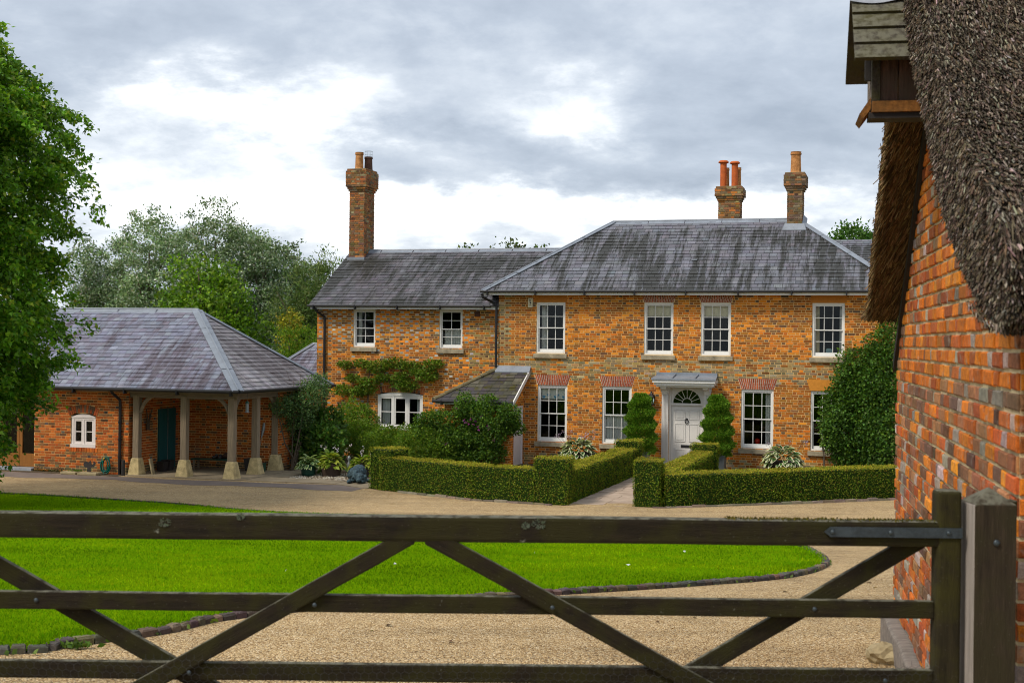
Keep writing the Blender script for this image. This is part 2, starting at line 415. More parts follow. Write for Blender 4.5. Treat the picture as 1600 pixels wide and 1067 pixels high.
def leaves(name, pos, along, size, cols, shape='oval', mat='leaf', parent=None, kind=None, nrm=None, face_cols=None):
    """one mesh of many leaves; along = direction from the stalk to the tip"""
    pos = np.asarray(pos, float); n = len(pos); L, Fc = LEAF[shape]
    a = unit(np.asarray(along, float))
    nr = rng.normal(size=(n, 3)) if nrm is None else np.asarray(nrm, float)
    nr = unit(nr - a * np.sum(nr * a, 1, keepdims=True)); t_ = np.cross(a, nr)
    size = np.broadcast_to(np.asarray(size, float), (n,))[:, None, None]
    Vv = pos[:, None, :] + size * (L[None, :, 0:1] * t_[:, None, :] + L[None, :, 1:2] * a[:, None, :] + L[None, :, 2:3] * nr[:, None, :])
    F = (Fc[None] + (np.arange(n) * len(L))[:, None, None]).reshape(-1, 3)
    cc = np.repeat(np.asarray(cols, float), len(Fc), axis=0)
    if face_cols is not None: cc = cc * np.tile(face_cols, (n, 1))
    return fastmesh(name, Vv.reshape(-1, 3), F, mat, cc, parent, kind=kind)
def palette(n, cols, wts=None, jit=.18):
    cols = np.array(cols, float); i = rng.choice(len(cols), n, p=wts)
    return np.clip(cols[i] * (1 + rng.normal(0, jit, (n, 1))) * (1 + rng.normal(0, jit * .35, (n, 3))), .002, .95)
def fbm(p, s): return np.array([mnoise.noise(Vector(q) * s) for q in p])

# ---------------------------------------------------------------- terrain profile
_gy = [-60, 0, 4.8, 9.2, 29.5, 33, 500]; _gz = [2.4, 2.08, 2.0, 1.88, .05, 0, 0]
def gz(y):
    return float(np.mean(np.interp([y - 1.2, y - .6, y, y + .6, y + 1.2], _gy, _gz)))
# the house frame: u to the right along the front, v backwards, origin at the main front's left corner
TH = R(16.8); HO = Vector((-.4362, 42.579, 0))
HU = Vector((math.cos(TH), -math.sin(TH), 0)); HV = Vector((math.sin(TH), math.cos(TH), 0))
def HP(u, v, h=0.0): return HO + HU * u + HV * v + Vector((0, 0, h))
def sheet(name, xs, ys, mat, dz, f=None):
    V = [(x, y, (gz(y) if f is None else f(x, y)) + dz) for y in ys for x in xs]
    nx = len(xs)
    F = [(j * nx + i, j * nx + i + 1, (j + 1) * nx + i + 1, (j + 1) * nx + i) for j in range(len(ys) - 1) for i in range(nx - 1)]
    o = fastmesh(name, V, F, mat, smooth=True); o['kind'] = 'structure'; return o
YS = [-40, -20, -8, -3] + list(np.arange(0, 36.1, .6)) + [38, 41, 44, 48]
sheet('ground', [-900, -300, -100, -40, -15, 0, 15, 40, 100, 300, 900], YS + [60, 90, 150, 300, 700, 1500], 'field', -.006)
sheet('gravel_drive', list(np.linspace(-34, 30, 20)), YS[:-1], 'gravel', 0)
# ---------------------------------------------------------------- lawn, kerb, road, path
def spline(P, per=14, closed=True):
    P = [np.array(p, float) for p in P]; n = len(P); out = []
    for i in range(n if closed else n - 1):
        p0, p1, p2, p3 = (P[(i + k) % n] if closed else P[min(max(i + k, 0), n - 1)] for k in (-1, 0, 1, 2))
        for t_ in np.linspace(0, 1, per, endpoint=False):
            out.append(.5 * (2 * p1 + (p2 - p0) * t_ + (2 * p0 - 5 * p1 + 4 * p2 - p3) * t_ ** 2 + (3 * p1 - p0 - 3 * p2 + p3) * t_ ** 3))
    if not closed: out.append(P[-1])
    return np.array(out)
LAWN = [(-9, 8.2), (-5.5, 7.95), (-3.2, 8.32), (-2.88, 8.57), (-2.4, 9.1), (-2.11, 9.77), (-1.4, 10.5), (.43, 11.82), (1.23, 12.38), (1.9, 12.9), (2.65, 13.55), (3.13, 14.21), (3.52, 15.02),
        (3.83, 15.99), (4.04, 17.44), (4.1, 19.43), (3.2, 22.3), (.8, 25), (-1.8, 26.7), (-4.56, 27.97), (-7.34, 30.3), (-9.9, 31.5), (-12.5, 32.4), (-17, 32.5), (-21, 28), (-23, 20), (-19, 11.5)]
edge = spline(LAWN, 12)
cen = np.array([-8.0, 20.0])
K = 26; NB = len(edge)
V = [(cen[0], cen[1], gz(cen[1]) + .055)]
for k in range(1, K + 1):
    s = (k / K) ** .8
    for e in edge:
        q = cen + (e - cen) * s; V.append((q[0], q[1], gz(q[1]) + (.055 if k < K else .012)))
F = [(0, 1 + i, 1 + (i + 1) % NB, 0) for i in range(NB)]
me = bpy.data.meshes.new('lawn')
Fl = [(0, 1 + i, 1 + (i + 1) % NB) for i in range(NB)]
for k in range(1, K):
    for i in range(NB):
        a = 1 + (k - 1) * NB; b = 1 + k * NB; Fl.append((a + i, b + i, b + (i + 1) % NB, a + (i + 1) % NB))
me.from_pydata(V, [], Fl); me.materials.append(MATS['lawn'])
lawn = tag(link('lawn', me), kind='structure')
# mown blades, thickest where the camera is near
def inside(P, poly):
    x, y = P[:, 0], P[:, 1]; r = np.zeros(len(P), bool); j = len(poly) - 1
    for i in range(len(poly)):
        xi, yi = poly[i]; xj, yj = poly[j]
        c = ((yi > y) != (yj > y)) & (x < (xj - xi) * (y - yi) / (yj - yi + 1e-12) + xi); r ^= c; j = i
    return r
poly = edge[::2]
nb = 330000
yy = 7.8 * (33 / 7.8) ** (rng.random(nb) ** 1.25); xx = (rng.random(nb) * 2 - 1) * (yy * .41 + .6)
P2 = np.stack([xx, yy], 1); P2 = P2[inside(P2, poly)]; n = len(P2)
zz = np.array([np.interp(P2[:, 1] + d, _gy, _gz) for d in (-1.2, -.6, 0, .6, 1.2)]).mean(0) + .045
hgt = rng.uniform(.012, .030, n) * (1 + P2[:, 1] / 40); wd = .0022 * (1 + P2[:, 1] / 7)
dirs = rng.normal(size=(n, 2)) * .45; base = np.column_stack([P2, zz]); th_ = rng.random(n) * 6.28
sd_ = np.column_stack([np.cos(th_) * wd, np.sin(th_) * wd, np.zeros(n)])
tip = base + np.column_stack([dirs * hgt[:, None], hgt])
V = np.stack([base - sd_, base + sd_, tip], 1).reshape(-1, 3)
tone = np.array([mnoise.noise((a * .45, b * .45, 3)) + .5 * mnoise.noise((a * 1.7, b * 1.7, 9)) for a, b in P2])
stripe = np.sign(np.sin((P2[:, 0] * .35 + P2[:, 1]) * 3.1)) * .045
gc = palette(n, [(.128, .272, .001), (.155, .30, .0015), (.20, .315, .004), (.092, .212, .001)], [.4, .35, .12, .13], .15) * (1 + .5 * tone + 1.5 * stripe)[:, None] * np.where((tone > .28)[:, None], np.array((1.25, 1.0, 1.2)), 1)
g = fastmesh('grass', V, np.arange(3 * n).reshape(-1, 3), 'grass_blade', np.clip(gc, .003, 1), kind='stuff')
tag(g, 'short mown bright green grass covering the lawn', 'grass')
# a few daisies / fallen petals and dead leaves on the lawn are too small to matter except as flecks
flk = np.array([(-3.0, 9.6), (-2.7, 10.6), (-1.2, 14), (-4.8, 20), (.3, 16), (1.3, 14.2), (-2.2, 13), (2.2, 16.5), (-6, 22)])
pz = np.array([gz(b) + .095 for a, b in flk])
leaves('fallen_petals', np.column_stack([flk, pz]), rng.normal(size=(len(flk), 3)) * (1, 1, .2), .05, np.full((len(flk), 3), .75), 'oval', 'petal', kind='stuff')
# kerb setts, each one laid along the lawn edge
kerb = empty('lawn_kerb', (0, 0, 0)); tag(kerb, kind='structure')
seg = np.linalg.norm(np.roll(edge, -1, 0) - edge, axis=1); cum = np.concatenate([[0], np.cumsum(seg)])
def along(d):
    d = d % cum[-1]; i = min(np.searchsorted(cum, d, 'right') - 1, NB - 1); f_ = (d - cum[i]) / seg[i]
    p = edge[i] * (1 - f_) + edge[(i + 1) % NB] * f_; t_ = edge[(i + 1) % NB] - edge[i]; return p, t_ / np.linalg.norm(t_)
d = 0.0; setts = []
while d < cum[-1]:
    L = random.choice([.085, .09, .10, .105, .12]); p, t_ = along(d + L / 2)
    if abs(p[0]) < p[1] * .42 + .4 and p[1] > 6: setts.append((p, t_, L))
    elif p[1] <= 33: setts.append((p, t_, L))
    d += L + .012
def vis(s): return (abs(s[0][0]) < s[0][1] * .42 + .3, -s[0][1])
setts.sort(key=vis, reverse=True)
rest = MB()
for i, (p, t_, L) in enumerate(setts):
    nrm_ = np.array([t_[1], -t_[0]]); z0 = gz(p[1]) - .06; z1 = gz(p[1]) + .050 + random.uniform(-.006, .006); W = .042
    c = random.choice([(.075, .062, .052), (.085, .068, .058), (.10, .08, .066), (.065, .056, .048), (.085, .07, .06), (.16, .115, .075)]); c = tuple(x * random.uniform(.8, 1.2) for x in c)
    j = lambda: random.uniform(-.004, .004)
    pts = []
    for (zz_, kx, ky) in ((z0, 1, 1), (z1 - .012, 1, 1), (z1, .86, .75)):
        for (sx_, sy_) in ((-1, -1), (1, -1), (1, 1), (-1, 1)):
            q = p + t_ * (L / 2 * sx_ * kx + j()) + nrm_ * (W * sy_ * ky + j()); pts.append((q[0], q[1], zz_ + (j() if zz_ > z0 else 0)))
    fs = [(8, 9, 10, 11)] + [(a + k, a + (k + 1) % 4, a + 4 + (k + 1) % 4, a + 4 + k) for a in (0, 4) for k in range(4)]
    if i < 300:
        mb = MB(); mb.add(pts, fs, c); mb.build('kerb_stone', 'kerb_stone', kerb)
    else: rest.add(pts, fs, c)
if rest.v: rest.build('kerb_stones', 'kerb_stone', kerb, kind='stuff')
n = 260; lp = np.column_stack([rng.uniform(-12, 8, n), 8 * (34 / 8) ** rng.random(n)]); lp = lp[(~inside(lp, poly)) & ~((lp[:, 0] > 1.5) & (lp[:, 1] < 10))]
o = leaves('fallen_leaves', np.column_stack([lp, [gz(b) + .008 for b in lp[:, 1]]]), rng.normal(size=(len(lp), 3)) * (1, 1, .12), rng.uniform(.03, .07, len(lp)), palette(len(lp), [(.16, .09, .03), (.09, .055, .025), (.22, .15, .04), (.06, .07, .02)]), 'oval', 'leaf_matte', kind='stuff', nrm=np.tile((0, 0, 1.), (len(lp), 1)))
tag(o, 'scattered dry leaves blown across the gravel', 'leaves')
# low weeds and soil line at the foot of the kerb
wp = []; 
for _ in range(240):
    p, t_ = along(random.random() * cum[-1])
    if p[1] < 22 and abs(p[0]) < p[1] * .42: wp.append((p[0] + t_[1] * .07 + random.gauss(0, .02), p[1] - t_[0] * .07 + random.gauss(0, .02)))
wp = wp + [(-2.78 + random.gauss(0, .05), 8.5 + random.gauss(0, .02)) for _ in range(50)]
wp = np.array(wp); wz = np.array([gz(b) + .01 for b in wp[:, 1]])
o = leaves('kerb_weeds', np.column_stack([wp, wz]), np.column_stack([rng.normal(size=(len(wp), 2)), rng.uniform(.4, 1.2, len(wp))]), rng.uniform(.03, .07, len(wp)), palette(len(wp), [(.07, .14, .02), (.12, .18, .03)]), 'oval', kind='stuff')
tag(o, 'tiny green weeds at the foot of the lawn kerb', 'weeds')

def strip(name, pts_l, pts_r, mat, h=.004, parent=None, kind='structure'):
    """flat sheet between two polylines of (u,v) house coordinates"""
    V = []; 
    for a, b in zip(pts_l, pts_r):
        for k in range(5):
            q = HP(a[0] + (b[0] - a[0]) * k / 4, a[1] + (b[1] - a[1]) * k / 4); V.append((q.x, q.y, gz(q.y) + h))
    F = [(i * 5 + k, (i + 1) * 5 + k, (i + 1) * 5 + k + 1, i * 5 + k + 1) for i in range(len(pts_l) - 1) for k in range(4)]
    o = fastmesh(name, V, F, mat, parent=parent)
    if kind: o['kind'] = kind
    return o
us = np.arange(-26, -.6, .5)
strip('road', [(u, -8.50 + .06 * math.sin(u * 2.1) + max(0, u + 6) * .10) for u in us],
      [(u, -9.42 + .14 * math.sin(u * 1.3) + .08 * math.sin(u * 3.7) - max(0, -u - 9) * .06 + max(0, u + 5) * .06) for u in us], 'asphalt', .005)
strip('pavement', [(u, -8.42) for u in np.arange(-26, -8.2, .5)], [(u, -7.98) for u in np.arange(-26, -8.2, .5)], 'soil', .008)
# terrace by the shed
terrace = empty('terrace', (0, 0, 0)); tag(terrace, kind='structure')
def slab(parent, name, poly, z0, z1, mat):
    mb = MB(); q = [HP(a, b) for a, b in poly]; mb.prism([(p.x, p.y) for p in q], 'z', z0, z1)
    return mb.build(name, mat, parent)
slab(terrace, 'floor_slab', [(-8.40, -8.18), (-5.05, -8.18), (-4.72, -7.85), (-4.72, -5.25), (-8.40, -5.25)], -.05, .03, 'concrete')
slab(terrace, 'paving_slab', [(-4.70, -8.05), (-3.5, -8.05), (-3.5, -7.15), (-4.70, -6.9)], -.05, .022, 'concrete')
slab(terrace, 'paving_slab', [(-3.49, -8.02), (-2.1, -7.95), (-2.1, -7.15), (-3.49, -7.15)], -.05, .026, 'concrete')
slab(terrace, 'paving_slab', [(-2.09, -7.95), (-.9, -8.6), (-.55, -8.1), (-.9, -7.1), (-2.09, -7.15)], -.05, .02, 'concrete')
slab(terrace, 'paving_slab', [(-4.70, -6.88), (-4.0, -6.95), (-4.0, -2.6), (-4.70, -2.6)], -.05, .024, 'concrete')
# pebble bed in front of the pots
npb = 1500; pu = rng.uniform(-3.95, -1.3, npb); pv_ = rng.uniform(-7.1, -5.2, npb)
mbp = MB()
for a, b in zip(pu, pv_):
    q = HP(a, b); r = random.uniform(.014, .04); c = random.choice([(.42, .36, .27), (.3, .24, .17), (.5, .46, .38), (.2, .15, .1)])
    an = random.random() * 3; ca, sa = math.cos(an) * r, math.sin(an) * r
    mbp.add([(q.x - ca, q.y - sa, .0), (q.x + sa, q.y - ca, .0), (q.x + ca, q.y + sa, .0), (q.x - sa, q.y + ca, .0), (q.x, q.y, r * .9)], [(0, 1, 4), (1, 2, 4), (2, 3, 4), (3, 0, 4)], c)
tag(mbp.build('pebbles', 'pebble', None, kind='stuff'), 'bed of pale pebbles in front of the leafy pots', 'pebbles')
# garden beds behind the hedges, and the stone path to the front door
strip('garden_bed', [(-6.5, -5.2), (0, -8.6), (4.3, -9.9), (4.35, -2)], [(-6.5, .45), (0, -.02), (4.3, -.02), (4.36, -.02)], 'soil', .003)
strip('yard', [(7.0, -9.6), (12.6, -5.5), (15, -4)], [(7.0, -.02), (12.6, -.02), (15, -.02)], 'soil', .003)
path = empty('path', (0, 0, 0)); tag(path, kind='structure')
vv = -10.28
while vv < -.15:
    dv = random.uniform(.45, .62); uo = 4.9 + (vv + 10.2) * .021; wts_ = random.choice([(.5, .55, .5), (.8, .75), (.42, .7, .43)]); s = 1.56 / sum(wts_); a = uo
    for wd_ in wts_:
        b = a + wd_ * s
        slab(path, 'paving_stone', [(a + .008, vv + .008), (b - .008, vv + .008), (b - .008, min(vv + dv, -.12) - .008), (a + .008, min(vv + dv, -.12) - .008)], -.04, .018 + random.uniform(-.005, .006), 'paving'); a = b
    vv += dv

# ---------------------------------------------------------------- brick and slate builders
def col_mix(c, j=.2):
    k = 1 + random.gauss(0, j); return tuple(max(.004, x * k * (1 + random.gauss(0, j * .3))) for x in c)
def brick_pieces(org, ad, nd, a0, a1, h0, h1, openings, colf, course=.075, joint=.0165, proud=.008, chamfer=0.0, slant=None, jit=0.0, head=.1025, stre=.215):
    """Flemish bond; returns [(verts, faces, colour, centre)] ; slant(h) -> (amin, amax) clips each course"""
    org, ad, nd = Vector(org), Vector(ad), Vector(nd); out = []; r = 0; h = h0
    while h < h1 - .02:
        ht = min(course - joint, h1 - h); hm = h + ht / 2
        lo, hi = (a0, a1) if slant is None else slant(hm)
        cuts = sorted([c for c in [(o(hm) if callable(o) else ((o[0], o[1]) if o[2] < hm < o[3] else None)) for o in openings] if c])
        a = a0 - (.16 if r % 2 else 0); k = 0
        while a < hi:
            isH = (k % 2 == 1); L = (head if isH else stre) * random.uniform(.96, 1.04)
            ivs = [(max(a, lo), min(a + L, hi))]
            for c0, c1 in cuts:
                nw = []
                for x0, x1 in ivs:
                    if c1 <= x0 or c0 >= x1: nw.append((x0, x1))
                    else:
                        if x0 < c0 - .001: nw.append((x0, c0))
                        if x1 > c1 + .001: nw.append((c1, x1))
                ivs = nw
            for x0, x1 in ivs:
                if x1 - x0 < .02: continue
                c = colf((x0 + x1) / 2, hm, isH)
                d = proud * random.uniform(.6, 1.3); J = lambda: random.uniform(-jit, jit)
                b = [org + ad * (x + J()) + Vector((0, 0, z + J())) for x, z in ((x0, h), (x1, h), (x1, h + ht), (x0, h + ht))]
                if chamfer:
                    mid = [p + nd * (d - chamfer * .8 + J() * .5) for p in b]
                    f_ = [org + ad * (x + J()) + Vector((0, 0, z + J())) + nd * (d + J()) for x, z in ((x0 + chamfer, h + chamfer), (x1 - chamfer, h + chamfer), (x1 - chamfer, h + ht - chamfer), (x0 + chamfer, h + ht - chamfer))]
                    vs = b + mid + f_; fs = [(8, 9, 10, 11)] + [(q + i, q + (i + 1) % 4, q + 4 + (i + 1) % 4, q + 4 + i) for q in (0, 4) for i in range(4)]
                else:
                    f_ = [p + nd * d for p in b]; vs = b + f_; fs = [(4, 5, 6, 7)] + [(i, (i + 1) % 4, 4 + (i + 1) % 4, 4 + i) for i in range(4)]
                out.append((vs, fs, c, org + ad * ((x0 + x1) / 2) + Vector((0, 0, hm))))
            a += L + joint; k += 1
        h += course; r += 1
    return out
def emit(pieces, name, many, mat, parent, n_single=0, key=None):
    if n_single:
        pieces = sorted(pieces, key=key); 
        for vs, fs, c, *ab in pieces[:n_single]:
            mb = MB(); mb.add(vs, fs, c, ab=(ab[1] if len(ab) > 1 else None)); mb.build(name, mat, parent)
        pieces = pieces[n_single:]
    if pieces:
        mb = MB()
        for vs, fs, c, *ab in pieces: mb.add(vs, fs, c, ab=(ab[1] if len(ab) > 1 else None))
        return mb.build(many, mat, parent, kind='stuff')
def slates(A, B, Cc, D, gauge, width, cols, ab0=(0, 0), thick=.017, var=.08):
    """slates over the plane quad eave A->B, top D (over A) and Cc (over B)"""
    A, B, Cc, D = map(Vector, (A, B, Cc, D)); a = (B - A); La = a.length; a.normalize()
    up = D - A; up = (up - a * up.dot(a)); Lb = up.length; up.normalize(); nr = a.cross(up).normalized()
    if nr.z < 0: nr = -nr
    aD = (D - A).dot(a); aC = (Cc - A).dot(a); out = []; nrow = int(math.ceil(Lb / gauge)); 
    for r in range(nrow):
        b0 = r * gauge; b1 = min(b0 + gauge * 1.12, Lb); s0, s1 = b0 / Lb, b1 / Lb
        l0, l1 = aD * s0, aD * s1; r0, r1 = La + (aC - La) * s0, La + (aC - La) * s1
        x = min(l0, l1) - (width / 2 if r % 2 else 0) - .03
        while x < max(r0, r1):
            wv = width * random.uniform(.9, 1.08); x0, x1 = x + .005, x + wv - .005
            p0, p1 = max(x0, l0), min(x1, r0); q0, q1 = max(x0, l1), min(x1, r1)
            if p1 - p0 > .02 or q1 - q0 > .02:
                p1 = max(p1, p0); q1 = max(q1, q0)
                P = lambda aa, bb, t_: A + a * aa + up * bb + nr * t_
                k = thick * random.uniform(.75, 1.6); sk = random.uniform(-.006, .006)
                vs = [P(p0, b0 - sk, .001), P(p1, b0 + sk, .001), P(p0, b0 - sk, k), P(p1, b0 + sk, k), P(q1, b1, .002), P(q0, b1, .002)]
                fs = [(2, 3, 4, 5), (0, 1, 3, 2), (0, 2, 5), (1, 4, 3)]
                c = col_mix(random.choice(cols), var)
                ab = [(ab0[0] + aa, ab0[1] + bb, Lb - bb) for aa, bb in ((p0, b0), (p1, b0), (p0, b0), (p1, b0), (q1, b1), (q0, b1))]
                out.append((vs, fs, c, P((p0 + p1) / 2, b0, 0), ab))
            x += wv
    return out
def flashing(name, p0, p1, wd, mat, parent, side=None, thick=.02):
    """a roll of lead laid over a ridge or hip"""
    mb = MB(); p0, p1 = Vector(p0), Vector(p1); d = (p1 - p0).normalized(); x = d.cross(Vector((0, 0, 1))).normalized()
    n = max(2, int((p1 - p0).length / 1.2))
    for i in range(n):
        a = p0 + (p1 - p0) * (i / n); b = p0 + (p1 - p0) * ((i + 1) / n - .004)
        s1, s2 = side
        a1, b1, a2, b2 = a + Vector(s1) * wd, b + Vector(s1) * wd, a + Vector(s2) * wd, b + Vector(s2) * wd
        z = Vector((0, 0, thick + .004 * (i % 2)))
        mb.add([a + z * 1.6, b + z * 1.6, a1 + z, b1 + z, a2 + z, b2 + z], [(0, 1, 3, 2), (0, 4, 5, 1)])
        mb.add([a1 + z, b1 + z, a1, b1], [(0, 1, 3, 2)]); mb.add([a2 + z, b2 + z, a2, b2], [(0, 2, 3, 1)])
    mb.tube([p0 + Vector((0, 0, thick * 1.6)), p1 + Vector((0, 0, thick * 1.6))], .03, 8)
    return mb.build(name, mat, parent)
def wall_sheet(mb, org, ad, inn, a0, a1, h0, h1, ops, depth=.16):
    """wall face with openings and their reveals (inn = inward direction)"""
    org, ad, inn = Vector(org), Vector(ad), Vector(inn)
    xs = sorted({a0, a1, *[max(a0, min(a1, o[k])) for o in ops for k in (0, 1)]}); zs = sorted({h0, h1, *[max(h0, min(h1, o[k])) for o in ops for k in (2, 3)]})
    P = lambda a, z, d=0: org + ad * a + Vector((0, 0, z)) + inn * d
    for i in range(len(xs) - 1):
        for j in range(len(zs) - 1):
            xm, zm = (xs[i] + xs[i + 1]) / 2, (zs[j] + zs[j + 1]) / 2
            if any(o[0] < xm < o[1] and o[2] < zm < o[3] for o in ops): continue
            mb.quad(P(xs[i], zs[j]), P(xs[i + 1], zs[j]), P(xs[i + 1], zs[j + 1]), P(xs[i], zs[j + 1]))
    for o in ops:
        c = [(o[0], o[2]), (o[1], o[2]), (o[1], o[3]), (o[0], o[3])]
        for k in range(4): mb.quad(P(*c[k]), P(*c[(k + 1) % 4]), P(*c[(k + 1) % 4], depth), P(*c[k], depth))

# ---------------------------------------------------------------- windows
def sash_window(parent, uc, h0, wd, ht, v0=0.0, cols=3, rows=4, mat='white_paint', sill=True, face='-v'):
    """vertical sliding sash; stands in its opening, front of frame .035 behind the wall face"""
    wn = MB(); x0, x1 = uc - wd / 2, uc + wd / 2; y0 = v0 + .03; fw = .055
    wn.box(x0, x0 + fw, y0, y0 + .11, h0, h0 + ht); wn.box(x1 - fw, x1, y0, y0 + .11, h0, h0 + ht)
    wn.box(x0 + fw, x1 - fw, y0, y0 + .11, h0 + ht - .06, h0 + ht); wn.box(x0 + fw, x1 - fw, y0 - .01, y0 + .11, h0, h0 + .05)
    gx0, gx1 = x0 + fw, x1 - fw; gz0, gz1 = h0 + .05, h0 + ht - .06; mid = (gz0 + gz1) / 2 + .02
    st = .036; pan = []
    for (za, zb, yf, rb, rt, nr_) in ((gz0, mid, y0 + .065, .085, .034, rows // 2), (mid - .034, gz1, y0 + .025, .034, .04, rows // 2)):
        wn.box(gx0, gx0 + st, yf, yf + .035, za, zb); wn.box(gx1 - st, gx1, yf, yf + .035, za, zb)
        wn.box(gx0 + st, gx1 - st, yf, yf + .035, za, za + rb); wn.box(gx0 + st, gx1 - st, yf, yf + .035, zb - rt, zb)
        a0, a1, b0, b1 = gx0 + st, gx1 - st, za + rb, zb - rt
        for k in range(1, cols):
            xc = a0 + (a1 - a0) * k / cols; wn.box(xc - .0095, xc + .0095, yf + .004, yf + .031, b0, b1)
        for k in range(1, nr_):
            zc_ = b0 + (b1 - b0) * k / nr_; wn.box(a0, a1, yf + .006, yf + .029, zc_ - .0095, zc_ + .0095)
        for i in range(cols):
            for k in range(nr_): pan.append((a0 + (a1 - a0) * i / cols, a0 + (a1 - a0) * (i + 1) / cols, yf + .016, b0 + (b1 - b0) * k / nr_, b0 + (b1 - b0) * (k + 1) / nr_))
    wo = wn.build('window', mat, parent)
    for (a, b, y, c_, d_) in pan:
        p = MB(); tl = random.uniform(-.003, .003); tv = random.uniform(-.003, .003)
        p.add([(a, y + tl, c_ + 0), (b, y - tl, c_), (b, y - tl + tv, d_), (a, y + tl + tv, d_)], [(0, 1, 2, 3)]); p.build('pane', 'glass', wo)
    if sill:
        s = MB(); s.hexa([(x0 - .07, v0 - .09, h0 - .15), (x1 + .07, v0 - .09, h0 - .15), (x1 + .07, v0 + .05, h0 - .15), (x0 - .07, v0 + .05, h0 - .15),
                          (x0 - .07, v0 - .09, h0 - .03), (x1 + .07, v0 - .09, h0 - .03), (x1 + .07, v0 + .05, h0 - .002), (x0 - .07, v0 + .05, h0 - .002)]); s.build('sill', 'stone', wo)
    return wo
def curtain(wo, x0, x1, z0, z1, y, mat='curtain', folds=7, name='curtain', amp=.025):
    mb = MB(); n = folds * 6; V = []
    for i in range(n + 1):
        a = x0 + (x1 - x0) * i / n; yy_ = y + amp * math.sin(i / n * folds * 6.28) + amp * .4 * math.sin(i * 1.7)
        V += [(a, yy_, z0), (a + .01 * math.sin(i), yy_ * 1, z1)]
    mb.add(V, [(2 * i, 2 * i + 2, 2 * i + 3, 2 * i + 1) for i in range(n)]); return mb.build(name, mat, wo, smooth=True)
def flat_arch(parent, x0, x1, z0, z1, v, splay=.1, n=18, cols=((.30, .065, .025), (.36, .085, .03), (.24, .055, .025)), mat='brick'):
    mb = MB(); jn = .011
    mb.prism([(x0 - .01, z0 - .002), (x1 + .01, z0 - .002), (x1 + splay, z1), (x0 - splay, z1)], 'y', v - .003, v + .02, (.62, .55, .45))
    for i in range(n):
        for (s0, s1) in (((0, .62), (.62, 1)) if i % 2 else ((0, .36), (.36, 1))):
            f = lambda t_, k: (x0 + (x1 - x0) * t_) * (1 - k) + (x0 - splay + (x1 - x0 + 2 * splay) * t_) * k
            t0, t1 = (i + .13) / n, (i + .87) / n; za, zb = z0 + (z1 - z0) * s0 + .006, z0 + (z1 - z0) * s1 - .006
            c = col_mix(random.choice(cols), .15)
            mb.prism([(f(t0, s0), za), (f(t1, s0), za), (f(t1, s1), zb), (f(t0, s1), zb)], 'y', v - .011, v, c)
    return mb.build('flat_arch', mat, parent)
def seg_arch(parent, x0, x1, z, rise, depth, v, n=14, cols=((.40, .12, .03), (.30, .09, .03), (.12, .07, .05)), axis='u'):
    """segmental arch of bricks on end over x0..x1 springing at z"""
    mb = MB(); wd = x1 - x0; rad = (wd * wd / 4 + rise * rise) / (2 * rise); cx, cz = (x0 + x1) / 2, z + rise - rad; a = math.asin(wd / 2 / rad)
    for i in range(n):
        t0 = -a + 2 * a * (i + .1) / n; t1 = -a + 2 * a * (i + .9) / n
        for (r0, r1) in (((0, .5), (.52, 1)) if i % 2 else ((0, 1),)):
            q = [(cx + math.sin(t_) * (rad + depth * r_), cz + math.cos(t_) * (rad + depth * r_)) for t_, r_ in ((t0, r0), (t1, r0), (t1, r1), (t0, r1))]
            mb.prism(q, 'y', v - .016, v, col_mix(random.choice(cols), .15))
    return mb.build('window_arch', 'brick', parent)
def arch_cut(x0, x1, z, rise, depth):
    wd = x1 - x0; rad = (wd * wd / 4 + rise * rise) / (2 * rise); cx, cz = (x0 + x1) / 2, z + rise - rad; a = math.asin(wd / 2 / rad)
    def f(h):
        ro = rad + depth + .006
        if h < z - .02 or h > cz + ro: return None
        dx = math.sqrt(max(0, ro * ro - (h - cz) ** 2)); lim = math.tan(a) * (h - cz) + .008
        return (cx - min(dx, lim), cx + min(dx, lim))
    return f
def flat_cut(x0, x1, z0, z1, splay):
    return lambda h: (x0 - splay * (h - z0) / (z1 - z0) - .008, x1 + splay * (h - z0) / (z1 - z0) + .008) if z0 < h < z1 else None
